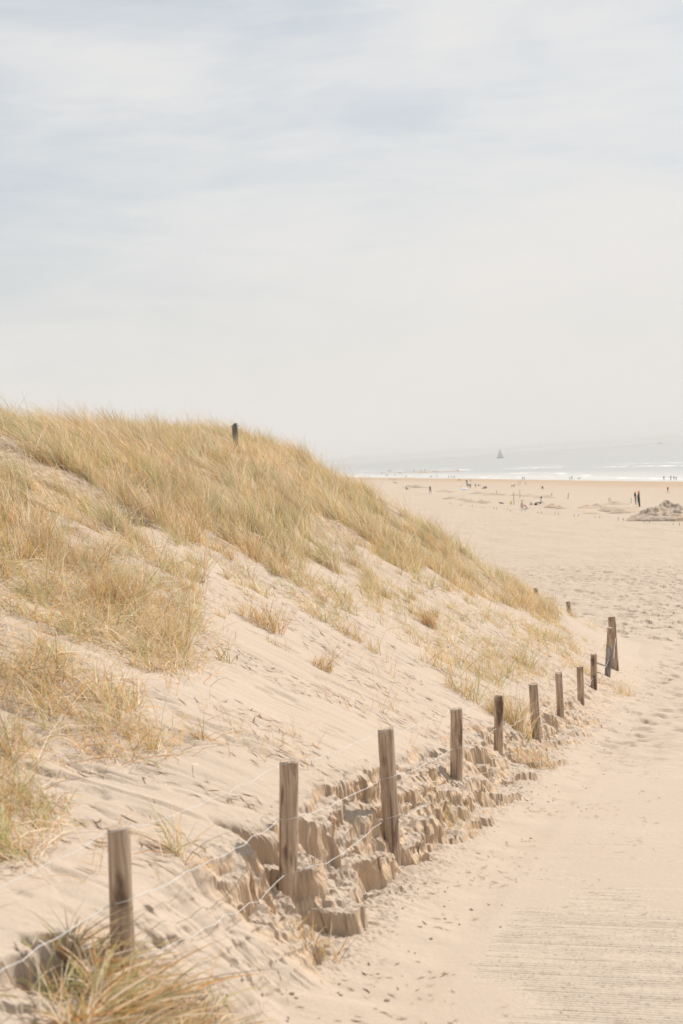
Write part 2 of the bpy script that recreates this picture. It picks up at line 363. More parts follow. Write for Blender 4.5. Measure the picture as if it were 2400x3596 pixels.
def crumble(u,v,z):
    """sideways displacement that breaks the scarp faces into ledges"""
    act=sm(-3.0,-.6,u)*(1-sm(19.5,23.5,u));b=act*np.exp(-((v+.08)/.30)**4);h=z-CAMZ+.1*u
    dv=.014*noise(u*8,h*13,150)+.011*noise(u*21,h*27,151)+.012*noise(u*2.2,h*42,152)
    du=.010*noise(u*7+40,h*12,153)+.007*noise(u*19,h*24+9,154)
    return du*b,dv*b
# ------------------------------------------------------------------ near ground
def lines(a, b, step):
    o = [a]
    while o[-1] < b: o.append(o[-1]+step(o[-1]))
    return np.array(o)
def grid_mesh(name, U, Vv, fn):
    uu, vv = np.meshgrid(U, Vv, indexing='ij')
    X, Y, Z, attrs = fn(uu, vv)
    nu, nv = len(U), len(Vv)
    idx = np.arange(nu*nv).reshape(nu, nv)
    f = np.stack([idx[:-1, :-1], idx[1:, :-1], idx[1:, 1:], idx[:-1, 1:]], -1).reshape(-1, 4)
    # wind so that normals point up
    p = np.stack([X, Y, Z], -1).reshape(-1, 3)
    a = p[f[:, 1]]-p[f[:, 0]]; b = p[f[:, 3]]-p[f[:, 0]]
    if np.cross(a, b)[:, 2].mean() < 0: f = f[:, ::-1]
    return mesh_np(name, p, f, 4, True, {k: w.ravel() for k, w in attrs.items()})
GU = lines(-14, 60.5, lambda u: .25 if u < -1.6 else max(.0140, .0023*(5.9+u)))
GV = np.concatenate([lines(-24, -3.6, lambda v: .05+(-3.6-v)*.12)[:-1] if False else np.array(sorted(set(np.round(-3.6-np.cumsum(.06*1.13**np.arange(31)), 4)))),
                     np.arange(-3.6, -1.05, .042), np.arange(-1.05, -.56, .0135), np.arange(-.56, .28, .0068), np.arange(.28, .5, .0135), .5+np.concatenate([[0], np.cumsum(.02+.045*np.minimum(1, np.arange(200)/90.))])])
GV = GV[GV < 13.5]; GV = np.concatenate([GV, GV[-1]+np.cumsum(.25*1.12**np.arange(26))]); GV = GV[GV < 42]
# where the grass grows: outlines traced on the photograph (at 1568 px width), set down on the sand
def smooth_hit(px, py, zf, ys):
    rr = ray(px, py); u, v = xy2uv(rr[0]*ys, ys); z = zf(rr[0]*ys, ys)
    mm = z > rr[2]*ys+CAMZ
    if not mm.any(): return None
    i = max(1, int(mm.argmax())); return u[i], v[i], rr[0]*ys[i], ys[i]
YS = np.linspace(3.5, 58, 3000)
def base_z(x, y):
    u, v = xy2uv(x, y); pz, dz, _ = near0(u, v); k = sm(-.45, .12, v); return pz*(1-k)+np.maximum(dz, pz)*k+CAMZ
def hit(px, py): return smooth_hit(px, py, base_z, YS)
K = PW/1568.
low_edge = [(-60, 1275), (60, 1290), (130, 1290), (180, 1250), (290, 1235), (400, 1228), (470, 1240), (520, 1262), (600, 1288), (650, 1262), (682, 1212), (712, 1205), (735, 1250),
            (765, 1318), (820, 1335), (880, 1330), (930, 1302), (1000, 1296), (1060, 1335), (1130, 1375), (1200, 1390), (1262, 1402)]
EDGE = np.array([hit(a*K, b*K)[:2] for a, b in low_edge])
_o = np.argsort(EDGE[:, 0]); EDGE = EDGE[_o]
HOLLOWS += [(*hit(a*K, b*K)[:2], r_, d_) for a, b, r_, d_ in ((300, 1190, .50, .30), (620, 1265, .35, .2), (480, 1220, .3, .14))]+[(PUV[0][0]-.46, PUV[0][1]+.16, .20, .16)]
def edge_v(u): return np.interp(u, EDGE[:, 0], EDGE[:, 1])
def dense_mask(u, v):
    e = edge_v(u)+.42*noise(u*1.7, v*1.7, 201)+.22*noise(u*4.5, v*4.5, 202)
    return sm(-.25, .45, v-e)*(1-sm(29.4, 30.6, u-.3*v))
patch_px = [  # outline, blades per square metre
    ([(-60, 1290), (140, 1300), (330, 1250), (420, 1300), (470, 1370), (460, 1450), (430, 1560), (330, 1540), (240, 1490), (120, 1490), (-60, 1510)], 520),
    ([(-60, 1500), (120, 1490), (230, 1540), (330, 1640), (470, 1700), (300, 1740), (160, 1690), (60, 1720), (-60, 1760)], 560),
    ([(-60, 1760), (80, 1740), (120, 1810), (110, 1900), (60, 1980), (-60, 2040)], 620),
    ([(560, 1300), (690, 1300), (760, 1340), (830, 1400), (760, 1450), (640, 1430), (560, 1370), (500, 1320)], 230),
    ([(830, 1340), (1000, 1320), (1110, 1400), (1230, 1440), (1330, 1480), (1290, 1560), (1120, 1560), (960, 1500), (860, 1440)], 170),
    ([(300, 1960), (420, 1930), (450, 2010), (400, 2100), (330, 2140), (290, 2080)], 260),
]
PATCH = [(np.array([hit(a*K, b*K)[:2] for a, b in pl if hit(a*K, b*K)]), dn) for pl, dn in patch_px]
def inside(poly, u, v):
    u = np.asarray(u); v = np.asarray(v); r = np.zeros(u.shape, bool); j = len(poly)-1
    for i in range(len(poly)):
        a, b = poly[i], poly[j]
        c = ((a[1] > v) != (b[1] > v)) & (u < (b[0]-a[0])*(v-a[1])/(b[1]-a[1]+1e-12)+a[0]); r ^= c; j = i
    return r
def ground_fn(u, v):
    z, damp = ground(u, v, True); du, dv = crumble(u, v, z); x, y = uv2xy(u+du, v+dv)
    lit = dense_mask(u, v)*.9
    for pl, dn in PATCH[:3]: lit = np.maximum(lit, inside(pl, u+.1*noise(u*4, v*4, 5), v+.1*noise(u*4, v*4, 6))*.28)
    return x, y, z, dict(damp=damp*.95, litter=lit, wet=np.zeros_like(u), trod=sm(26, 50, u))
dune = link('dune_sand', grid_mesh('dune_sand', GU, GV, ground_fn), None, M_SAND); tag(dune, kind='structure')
_nv = len(GV)-1; _vm = (GV[:-1]+GV[1:])/2; _um = (GU[:-1]+GU[1:])/2      # broken sand of the scarp keeps hard facets
dune.data.polygons.foreach_set('use_smooth', ~(((_vm > -.52) & (_vm < .26))[None, :] & ((_um > -1) & (_um < 20.5))[:, None]).ravel())
print('near ground', len(GU), len(GV))

# ------------------------------------------------------------------ beach, sea
SH = np.array([-.1157, .9933]); INL = np.array([-.9933, -.1157]); S0 = np.array([99., 414.])
def ws2xy(w, s): return S0[0]+INL[0]*w+SH[0]*s, S0[1]+INL[1]*w+SH[1]*s
BAR = [(1400, 1657), (1440, 1658), (1500, 1659), (1560, 1660)]
def beach(x, y):
    """world height of the wide beach"""
    x = np.asarray(x, float); y = np.asarray(y, float)
    w = wland(x, y); s = (x-S0[0])*SH[0]+(y-S0[1])*SH[1]
    z = _bw(w)
    dry = sm(4, 60, w)
    z = z+dry*(.10*fbm(x*.08, y*.08, 301, 3)+.05*fbm(x*.5, y*.35, 302, 3)+.08*noise(x*.9, y*.45, 311)*sm(80, 100, w))+.05*noise(s*.012, w*.05, 303)*sm(-40, 10, w)
    # sand bar showing off the shore
    sb = np.exp(-((w+66+6*noise(s*.02, s*0, 305))/13)**2)*sm(560, 700, s)*(1-sm(830, 1500, s))
    z = np.maximum(z, -12.75+.95*sb+.05*noise(s*.03, w*.1, 306))
    # trodden and driven ruts across the middle of the beach
    rut = np.exp(-((w-101-2*noise(s*.03, s*0, 307))/7.5)**2)*sm(-420, -330, s)
    z = z+rut*(.16*fbm(w*.35, s*.10, 308, 3)+.22*np.clip(noise(w*.5, s*.16, 309), 0, 1))
    return z+CAMZ
def dip(x, y):
    u, v = xy2uv(x, y)
    return np.minimum(np.minimum(sm(59.5, 57, u), sm(-13, -10, u)), np.minimum(sm(-23, -19, v), sm(41, 37, v)))
def beach_fn(w, s):
    x, y = ws2xy(w, s); z = beach(x, y)
    wet = (1-sm(8, 46, w+8*noise(s*.02, w*.03, 310)))*.75+.16*(1-sm(46, 96, w))
    return x, y, z-2.2*dip(x, y), dict(damp=np.zeros_like(w), litter=np.zeros_like(w), wet=wet, trod=sm(3, 40, w))
BWl = np.unique(np.concatenate([np.arange(-130, 0, 2.5), np.arange(0, 80, 1.6), np.arange(80, 150, .5), 150+np.cumsum(.6*1.09**np.arange(90))]))
BSl = np.concatenate([-np.cumsum(1.2*1.08**np.arange(70))[::-1]-420, lines(-420, -180, lambda s: .8+(s+420)*.006), lines(-178, 2600, lambda s: 2.2+(s+178)*.006)])
BWl = BWl[BWl < 3000]
bo = link('beach_sand', grid_mesh('beach_sand', BWl, BSl, beach_fn), None, M_SAND); tag(bo, kind='structure')
def sea_material():
    mt, nt, b, out = new_mat('sea_water'); L = nt.links.new
    geo = node(nt, 'ShaderNodeNewGeometry')
    mp = node(nt, 'ShaderNodeMapping', i_Rotation=(0, 0, R(-6.6)), i_Scale=(.16, .045, 1)); L(geo.outputs['Position'], mp.inputs[0])
    n1 = node(nt, 'ShaderNodeTexNoise', i_Scale=1.0, i_Detail=9.0, i_Roughness=.62); L(mp.outputs[0], n1.inputs['Vector'])
    fo = node(nt, 'ShaderNodeAttribute', attribute_name='foam')
    sh = node(nt, 'ShaderNodeAttribute', attribute_name='shoal')
    c0 = node(nt, 'ShaderNodeMix', data_type='RGBA'); L(sh.outputs['Fac'], c0.inputs[0]); c0.inputs[6].default_value = (.33, .325, .31, 1); c0.inputs[7].default_value = (.48, .455, .41, 1)
    c = node(nt, 'ShaderNodeMix', data_type='RGBA'); L(fo.outputs['Fac'], c.inputs[0]); L(c0.outputs[2], c.inputs[6]); c.inputs[7].default_value = (.85, .85, .83, 1)
    L(c.outputs[2], b.inputs['Base Color']); b.inputs['IOR'].default_value = 1.33
    ro = node(nt, 'ShaderNodeMapRange'); L(fo.outputs['Fac'], ro.inputs[0]); ro.inputs[3].default_value = .3; ro.inputs[4].default_value = .9; L(ro.outputs[0], b.inputs['Roughness'])
    bp = node(nt, 'ShaderNodeBump', i_Strength=.35, i_Distance=.35); L(n1.outputs[0], bp.inputs['Height']); L(bp.outputs[0], b.inputs['Normal'])
    return mt
def sea_fn(w, s):
    x, y = ws2xy(w, s); q = -w
    lines_ = 0; z = np.zeros_like(w)
    for k, (c, h) in enumerate(((10, .05), (24, .12), (42, .30), (95, .45), (122, .35))):
        cc = c+5*noise(s*.011+k*3.7, s*0, 320+k)+1.5*noise(s*.06, s*0, 330+k)
        am = sm(-.25, .35, noise(s*.009+k*9.1, s*0, 340+k)+.4*noise(s*.05, s*0, 345+k))
        t = (q-cc)/(1.0+.02*c)
        z = z+h*am*np.exp(-t**2)
        lines_ = np.maximum(lines_, am*np.exp(-((t+.7)/1.1)**2)*np.clip(.55+.8*noise(s*.2, q*.5, 350+k), 0, 1)*(.62 if k < 4 else .35))
    z = z+.10*noise(q*.12, s*.02, 361)*sm(20, 60, q)
    shoal = 1-sm(5, 75, q)
    return x, y, z, dict(foam=np.clip(lines_, 0, 1), shoal=shoal)
SW = np.concatenate([-np.cumsum(20*1.12**np.arange(54))[::-1]-160, np.arange(-160, 8, .8)])
SS = np.concatenate([-np.cumsum(30*1.12**np.arange(45))[::-1]-300, lines(-300, 1500, lambda s: 4.5), 1504+np.cumsum(8*1.06**np.arange(80))])
SW = SW[SW > -16000]; SS = SS[(SS > -6000) & (SS < 16000)]
M_SEA = sea_material()
sea = link('sea', grid_mesh('sea', SW, SS, sea_fn), None, M_SEA); tag(sea, kind='structure')
YB = np.concatenate([np.linspace(30, 200, 1700), np.linspace(200, 1600, 7000)])
def beach_hit(px, py):
    """where a pixel's ray meets the beach or the water"""
    rr = ray(px, py); z = np.maximum(beach(rr[0]*YB, YB), -.12); mm = z > rr[2]*YB+CAMZ
    i = int(mm.argmax()) if mm.any() else len(YB)-1
    return np.array([rr[0]*YB[i], YB[i], z[i]])
# ------------------------------------------------------------------ path mat of slats
def slat_mesh(seed):
    r = np.random.default_rng(seed); b = MB(); n = 5; rings = []
    ln = 2.35+r.uniform(-.03, .03); off = r.uniform(-.025, .02)
    for i in range(n):
        t = i/(n-1); y = r.normal(0, .0007); z = r.normal(0, .0006); wd = .0125+r.normal(0, .0007); th = .0075
        xx = off+ln*t
        rings.append([(xx, y-wd, z-th), (xx, y+wd, z-th), (xx, y+wd, z+th*.35), (xx, y+wd*.6, z+th), (xx, y-wd*.6, z+th), (xx, y-wd, z+th*.35)])
    b.loft(rings); me = bpy.data.meshes.new('slat'); me.from_pydata(b.v, [], b.f); me.update(); me.materials.append(M_SLAT); return me
SLATS = [slat_mesh(100+i) for i in range(8)]
x0, y0 = uv2xy(3.0, -1.0)
mat_root = empty('path', (x0, y0, float(FT(3.)-.1+CAMZ))); tag(mat_root, kind='structure')
ang = math.atan2(-EV[1], -EV[0])
uS = -1.2; i = 0
while uS < 8.4:
    o = bpy.data.objects.new('slat', SLATS[i % 8]); col.objects.link(o)
    x, y = uv2xy(uS, -1.0+random.uniform(-.012, .012)); z = float(FT(uS))-.10+CAMZ+random.uniform(-.0009, .0007)-.0038
    slope = float(FT(uS+.1)-FT(uS-.1))/.2
    o.parent = mat_root; o.location = (x-x0, y-y0, z-mat_root.location.z)
    o.rotation_euler = (math.atan(slope), .012, ang+random.uniform(-.0015, .0015))
    uS += .0365+random.uniform(-.0012, .0012); i += 1

# ------------------------------------------------------------------ fence
def post_mesh(name, dia, length, seed, mat, lean=(0, 0), crack=0., rough=1., chip=0.):
    """round weathered post: origin at the top centre, going down"""
    r = np.random.default_rng(seed); b = MB(); n = 28; rings = []
    zs = list(-np.linspace(0, length, 34)); ph = r.uniform(0, 6.3, 4)
    ca = 2*math.pi*.66+r.uniform(-.5, .5)
    for j, z in enumerate(zs):
        ring = []
        for k in range(n):
            a = 2*math.pi*k/n
            rr = dia/2*(1+.035*math.sin(2*a+ph[0]+z*1.4)+.02*math.sin(3*a+ph[1]-z*3)+.030*rough*float(noise(a*2.2, z*7+seed, seed))+.016*rough*float(noise(a*5.1, z*2.2, seed+5)))
            rr *= 1+.06*(-z/length)
            if crack and abs((a-ca+.1*math.sin(z*9)+math.pi) % (2*math.pi)-math.pi) < .17: rr *= 1-crack
            zz = z
            if j == 0: rr *= .93; zz += .006*math.sin(a+ph[2])-chip*max(0, math.sin(a+ph[3]))*.02
            if j == 1: zz = -.006+(.006*math.sin(a+ph[2])-chip*max(0, math.sin(a+ph[3]))*.02)
            ring.append((rr*math.cos(a)-lean[0]*z, rr*math.sin(a)-lean[1]*z, zz))
        rings.append(ring)
    rings = rings[::-1]; b.loft(rings)
    me = bpy.data.meshes.new(name); me.from_pydata(b.v, [], b.f); me.update()
    me.polygons.foreach_set('use_smooth', np.full(len(me.polygons), True)); me.polygons[-1].use_smooth = False
    for mm in (mat if isinstance(mat, (list, tuple)) else [mat]): me.materials.append(mm)
    return me
fx, fy = POSTS[4][0], POSTS[4][1]
fence = empty('post_and_wire_fence', (fx, fy, float(ground(*xy2uv(fx, fy)))))
tag(fence, 'weathered round wooden posts joined by thin twisted wire along the foot of the dune', 'fence')
p0u, p0v = PUV[0][0]-2.05, PUV[0][1]; p0 = uv2xy(p0u, p0v)
ALLP = [(p0[0], p0[1], POSTS[0][2]+.16, .1)]+POSTS
leans = [(-.03, 0), (-.04, 0), (-.082, 0), (-.016, 0), (-.066, 0), (-.08, 0), (0, 0), (-.015, 0), (-.03, 0), (-.05, 0), (-.11, .02)]
plen = [1.1, .95, 1.35, 1.0, .95, .95, 1.0, 1.0, .95, .95, 1.35]
cr = [.1, .08, .22, .14, .10, .16, .30, .20, .18, .2, .1]
fo = fence.location
for i, (x, y, z, dia) in enumerate(ALLP):
    o = link('post', post_mesh('post', dia, plen[i], 400+i, M_POST, leans[i], cr[i], 1.6 if i in (2, 9) else 1., 1. if i in (2, 5, 8) else .2), fence, None, (x-fo[0], y-fo[1], z-fo[2]))
    if i == 2: tag(o, 'post with a knotted, cracked and split top')
    if i == 10: tag(o, 'tall leaning post, silvery grey in its lower half')
# the silver-grey lower half of the tall leaning post
gx, gy, gz, gd = ALLP[10]
zz = gz-.52
gm = MB(); rings = []
for j in range(12):
    z = -.34-j*.055; rings.append([((gd/2*1.12+.003)*math.cos(a)+.11*z, (gd/2*1.12+.003)*math.sin(a)-.02*z, z+.012*math.sin(2*a)) for a in np.linspace(0, 2*math.pi, 16, endpoint=False)])
gm.loft(rings[::-1]); gm.build('grey_lower_post', M_GREY, fence, (gx-fo[0], gy-fo[1], gz-fo[2]))
# thick gate post behind it
g11 = at(2149, 2165, 27.4)
thick = link('gate_post', post_mesh('gate_post', .14, 1.6, 433, [M_POST], (0, 0), .1, .7, .2), None, None, g11)
tag(thick, 'thick squared-off wooden post just behind the tall leaning fence post', 'post')
far_posts = [((1995, 2112, 35.), .105, 'leaning wooden post standing alone on the beach beside the grassy dune end'), ((1882, 2065, 35.), .11, 'short post top showing over the grass near the dune end')]
for (a, b_, d), dia, lb in far_posts:
    p = at(a, b_, d); o = link('fence_post', post_mesh('fence_post', dia, 1.3, 440+int(a), M_POST, (.07 if a > 1900 else 0, 0), 0, 1.), None, None, p); tag(o, lb, 'post', 'posts behind the dune end')
cp = at(824, 1486, 28.)
crest = empty('marker_post', cp)
tag(crest, 'dark weathered post with rusty bolts rising from the grass on the dune crest', 'post')
link('post', post_mesh('post', .105, 1.5, 451, M_DARKW, (0, 0), .15, 1.8, 2.5), crest)
for zz_, sx in ((-.06, -1), (-.06, 1), (-.25, -1)):
    MB().tube([(sx*.03, 0, zz_), (sx*.082, 0, zz_+.002)], .008, 6).build('bolt', M_DARKW, crest)

def wire_line(name, drops, seed, rad, sag, first=0, last=10, broken=None):
    """one wire running from post to post, crossing the near face of each"""
    r = np.random.default_rng(seed); pts = []
    pu = [(p0u, p0v)]+list(PUV)
    for i in range(first, last+1):
        u, v = pu[i]; x, y, z, dia = ALLP[i]; rd = dia/2+.006; dz = drops[i]
        for du, dv, zz in ((-rd*.75, rd*.8, -.010), (-rd*1.02, .1*rd, .0), (-rd*.80, -rd*.75, .010), (-.1*rd, -rd*1.05, .014)):
            q = uv2xy(u+du, v+dv); pts.append((q[0], q[1], z-dz+zz))
        if i < last:
            u2, v2 = pu[i+1]; z2 = ALLP[i+1][2]-drops[i+1]; z1 = z-dz
            for t in np.linspace(.06, .94, 13):
                q = uv2xy(u*(1-t)+u2*t, (v-rd)*(1-t)+(v2+rd*.6)*t)
                pts.append((q[0]+r.normal(0, .006), q[1], z1*(1-t)+z2*t-sag*4*t*(1-t)*(.5+r.uniform(0, .6))+r.normal(0, .006)))
    b = MB().tube([(p[0]-fo[0], p[1]-fo[1], p[2]-fo[2]) for p in pts], rad, 5)
    return b.build(name, M_WIRE, fence)
wire_line('wire', [.012]*11, 1, .0014, .03)
wire_line('wire', [.30, .31, .32, .33, .33, .34, .34, .36, .38, .40, .55], 2, .0020, .02)
wire_line('wire', [.60, .56, .62, .60, .62, .62, .62, .62, .62, .66, .9], 3, .0018, .06, 0, 10)
# last stretch of the wire up to the thick post
a_ = ALLP[10]
MB().tube([(a_[0]-fo[0]+.03+(g11[0]-a_[0])*t, a_[1]-fo[1]+(g11[1]-.08-a_[1])*t, a_[2]-.55-fo[2]+(g11[2]-.42-(a_[2]-.55))*t-.1*t*(1-t)) for t in np.linspace(0, 1, 9)], .0034, 5).build('wire', M_WIRE, fence)

# ------------------------------------------------------------------ grass
PAL = dict(straw=(.75, .575, .375), ochre=(.69, .435, .17), green=(.38, .42, .17), pale=(.84, .725, .59), rust=(.60, .32, .13), olive=(.53, .49, .24), umber=(.28, .18, .10))
PALN = list(PAL); PALA = np.array([PAL[k] for k in PALN])
WIND = np.array([-.93, -.05, 0.])
def blades(u, v, L, lean, spread, prob, width, segs=4, seed=0, wind=1.0, sink=.03, fallen=0.0, az=None, bright=None):
    """arrays of blade roots on the sand -> vertices, faces, tints"""
    r = np.random.default_rng(seed); n = len(u)
    x, y = uv2xy(u, v); z = ground(u, v)-sink
    root = np.stack([x, y, z], 1)
    a = r.uniform(0, 2*math.pi, n); sp = np.abs(r.normal(0, spread, n))
    outd = np.stack([np.cos(a)*sp, np.sin(a)*sp, np.zeros(n)], 1)
    gust = (.75+.5*noise(u*.9, v*.9, 77)+r.normal(0, .22, n))[:, None]*wind
    wd = np.repeat(WIND[None], n, 0)
    if az is not None: wd = np.stack([WIND[0]*np.cos(az)-WIND[1]*np.sin(az), WIND[0]*np.sin(az)+WIND[1]*np.cos(az), np.zeros(n)], 1)
    d0 = np.array([0, 0, 1.])+outd+wd*(lean*.55)*gust
    d0 /= np.linalg.norm(d0, axis=1)[:, None]
    fl = (r.uniform(0, 1, n) < fallen)[:, None]
    bend = wd*(lean*.75)*gust+outd*.55+np.array([0, 0, -1.])*np.abs(r.normal(.10, .12, n))[:, None]
    bend = np.where(fl, bend*1.2+np.array([0, 0, -1.])*r.uniform(.35, .95, n)[:, None], bend)
    side = np.cross(d0, np.stack([np.cos(a+1.3), np.sin(a+1.3), r.normal(0, .4, n)], 1)); side /= np.linalg.norm(side, axis=1)[:, None]+1e-9
    ts = np.linspace(0, 1, segs+1); nv = segs*2+1
    P = np.zeros((n, nv, 3), np.float32); Lc = L[:, None]
    w = width*r.uniform(.65, 1.3, n)[:, None]
    for k, t in enumerate(ts):
        c = root+Lc*(d0*t+bend*t*t*.8)
        if k < segs:
            ww = w*(1-.75*t**1.5)*.5
            P[:, 2*k] = c-side*ww; P[:, 2*k+1] = c+side*ww
        else: P[:, 2*k] = c
    quads = []
    base = (np.arange(n)*nv)[:, None]
    tri = []
    for k in range(segs-1):
        tri.append(base+np.array([[2*k, 2*k+1, 2*k+3]])); tri.append(base+np.array([[2*k, 2*k+3, 2*k+2]]))
    k = segs-1; tri.append(base+np.array([[2*k, 2*k+1, 2*k+2]]))
    Fc = np.concatenate(tri, 0)
    # tint per blade
    pr = np.asarray(prob)
    if pr.ndim == 1: pr = np.repeat(pr[None], n, 0)
    if pr.shape[1] == 6: pr = np.concatenate([pr, pr.sum(1, keepdims=True)*.05], 1)
    pr = pr/pr.sum(1, keepdims=True); ch = (r.uniform(0, 1, n)[:, None] > np.cumsum(pr, 1)).sum(1).clip(0, len(PALA)-1)
    tint = PALA[ch]*r.uniform(.8, 1.18, n)[:, None]
    if bright is not None: tint = tint*bright[:, None]
    tint = np.repeat(tint[:, None], nv, 1)
    # greener towards the foot for green blades, bleached tips
    tip = np.repeat(np.repeat(ts, 2)[:nv][None, :, None], n, 0)
    tint = tint*(1-.22*tip)+np.array([.62, .48, .30])*.22*tip
    return P.reshape(-1, 3), Fc, tint.reshape(-1, 3)
def join(parts):
    V = []; Fc = []; T = []; o = 0
    for a, b, c in parts: V.append(a); Fc.append(b+o); T.append(c); o += len(a)
    return np.concatenate(V), np.concatenate(Fc), np.concatenate(T)
def cluster(cu, cv, nper, rad, seed):
    r = np.random.default_rng(seed); m_ = np.repeat(np.arange(len(cu)), nper); k = len(m_)
    a = r.uniform(0, 6.283, k); q = rad[m_]*np.sqrt(r.uniform(0, 1, k))
    return cu[m_]+np.cos(a)*q, cv[m_]+np.sin(a)*q, m_
def tussock_probs(u, v, r):
    """colour mix of a tussock, drifting over the dune"""
    g = .5+.5*fbm(u*.5, v*.5, 501, 3)*1.6; o = .5+.5*fbm(u*.6+9, v*.6, 502, 3)*1.6; n = len(u)
    pr = np.zeros((n, 6)); g = np.clip(g, 0, 1); o = np.clip(o, 0, 1)
    pr[:, 0] = .40; pr[:, 1] = .08+.34*o; pr[:, 2] = .07+.38*g; pr[:, 3] = .30; pr[:, 4] = .03+.12*o; pr[:, 5] = .08+.26*g
    return pr*r.gamma(1.3, .8, (n, 6))+.01
parts = []
# dense upper dune
N = 4400
cu = rng.uniform(3, 31.5, N*3); cv = rng.uniform(1.5, 12.5, N*3)
dm = dense_mask(cu, cv)
hid = np.clip((cv-9.3)/3, 0, 1)*.75   # thinner behind the crest
gapn = sm(-.34, -.12, fbm(cu*1.1, cv*1.5, 503, 3)*1.5)*sm(-.75, -.35, noise(cu*2.6, cv*2.6, 505))
keep = rng.uniform(0, 1, len(cu)) < dm*(1-hid)*gapn
cu, cv = cu[keep], cv[keep]
dist = 5.9+cu*.96
nper = (rng.integers(18, 62, len(cu))).astype(int)
U_, V_, mi = cluster(cu, cv, nper, rng.uniform(.05, .17, len(cu)), 1)
tl = rng.uniform(.30, .78, len(cu))*(.85+.35*fbm(cu*.7, cv*.7, 504, 2)); tlean = np.clip(rng.normal(.80, .30, len(cu))+.35*noise(cu*.8, cv*.8, 506), .1, 1.35)
near_edge = np.clip((cv-edge_v(cu))/1.2, 0, 1); tlean *= .45+.55*near_edge; tl *= .75+.25*near_edge
tp = tussock_probs(cu, cv, rng)
L_ = tl[mi]*rng.uniform(.55, 1.15, len(mi))
print('dense blades', len(mi), 'tussocks', len(cu))
parts.append(blades(U_, V_, L_, tlean[mi][:, None], .30, tp[mi], .0055, 4, 11, fallen=.12, az=rng.normal(0, .55, len(cu))[mi], bright=(rng.uniform(.72, 1.2, len(cu)))[mi]))
# tussocks thinning out below the dense part
N = 1500; cu = rng.uniform(4, 29, N); dv_ = rng.exponential(.55, N); cv = edge_v(cu)-dv_+.2; k = (cv > .5) & (noise(cu*1.5, cv*1.5, 508)+.5*noise(cu*4, cv*4, 509) > .02+.12*dv_); cu, cv, dv_ = cu[k], cv[k], dv_[k]
U_, V_, mi = cluster(cu, cv, rng.integers(10, 46, len(cu)), rng.uniform(.04, .15, len(cu)), 2)
tl = rng.uniform(.22, .58, len(cu))*np.exp(-dv_*.35); pr = tussock_probs(cu, cv, rng); pr[:, 1] += .2*rng.uniform(0, 1, len(cu))
parts.append(blades(U_, V_, tl[mi]*rng.uniform(.5, 1.15, len(mi)), np.clip(rng.normal(.35, .25, len(cu)), -.1, 1)[mi][:, None], .34, pr[mi], .0050, 4, 14, fallen=.2, az=rng.normal(0, .5, len(cu))[mi], bright=rng.uniform(.75, 1.12, len(cu))[mi]))
# dead fallen blades near the ground in the dense part
N = 16000; u = rng.uniform(3, 31, N); v = rng.uniform(1.5, 10, N); k = rng.uniform(0, 1, N) < dense_mask(u, v); u, v = u[k], v[k]
parts.append(blades(u, v, rng.uniform(.2, .5, len(u)), np.full((len(u), 1), .9), .9, [.35, .05, .02, .35, .12, .1], .006, 3, 12, fallen=.7))
# long wispy stems standing over the rest
N = 9000; u = rng.uniform(4, 31, N); v = rng.uniform(2, 9.5, N); k = (rng.uniform(0, 1, N) < dense_mask(u, v)) & (noise(u*1.2, v*1.2, 507) > -.1); u, v = u[k], v[k]
parts.append(blades(u, v, rng.uniform(.5, .95, len(u)), rng.normal(.55, .28, len(u))[:, None], .22, [.40, .12, .04, .34, .04, .06], .0032, 5, 13))
# looser patches lower on the face
for i, (pl, dn) in enumerate(PATCH):
    lo = pl.min(0); hi = pl.max(0); ar = float(np.prod(hi-lo)); nt_ = int(ar*dn/7.5)
    cu = rng.uniform(lo[0], hi[0], nt_); cv = rng.uniform(lo[1], hi[1], nt_)
    k = inside(pl, cu, cv) & (fbm(cu*3.2, cv*3.2, 510+i, 3) > (.03 if i < 3 else .03)) & (cv > .25); cu, cv = cu[k], cv[k]
    if not len(cu): continue
    U_, V_, mi = cluster(cu, cv, rng.integers(8, 30, len(cu)), rng.uniform(.03, .12, len(cu)), 20+i)
    tl = rng.uniform(.18, .52, len(cu)) if i < 3 else rng.uniform(.16, .44, len(cu))
    pr = tussock_probs(cu, cv, rng); pr[:, 2] += .22; pr[:, 5] += .15; pr[:, 1] += .12
    parts.append(blades(U_, V_, tl[mi]*rng.uniform(.5, 1.15, len(mi)), np.clip(rng.normal(.30, .3, len(mi)), -.3, 1)[:, None], .42, pr[mi], .0048, 4, 40+i, fallen=.30, bright=rng.uniform(.68, 1.18, len(cu))[mi]))
    # litter of fallen stems
    nl = int(len(mi)*(.9 if i < 3 else .35)); j = rng.integers(0, len(mi), nl)
    parts.append(blades(U_[j]+rng.normal(0, .12, nl), V_[j]+rng.normal(0, .12, nl), rng.uniform(.1, .34, nl), np.full((nl, 1), .4), 1.2, [.35, .1, .03, .32, .14, .06], .0052, 3, 60+i, fallen=.9, sink=-.004))
    print('patch', i, len(mi))
N = 1500; cu = rng.uniform(0, 26, N); cv = rng.uniform(.2, 4.2, N); k = (cv < edge_v(cu)) & (noise(cu*1.4, cv*1.4, 520) > .05); cu, cv = cu[k], cv[k]
U_, V_, mi = cluster(cu, cv, rng.integers(2, 9, len(cu)), rng.uniform(.02, .08, len(cu)), 21)
parts.append(blades(U_, V_, rng.uniform(.10, .36, len(mi)), rng.normal(.1, .3, len(mi))[:, None], .35, [.30, .30, .08, .14, .10, .12], .0040, 4, 22, fallen=.25))
V_, F_, T_ = join(parts)
gr_ = link('dune_grass', mesh_np('dune_grass', V_, F_, 3, True, {'tint': T_}), None, M_GRASS)
tag(gr_, 'dense wind-combed straw and green marram grass covering the dune', 'grass', kind='stuff')
print('grass tris', len(F_))

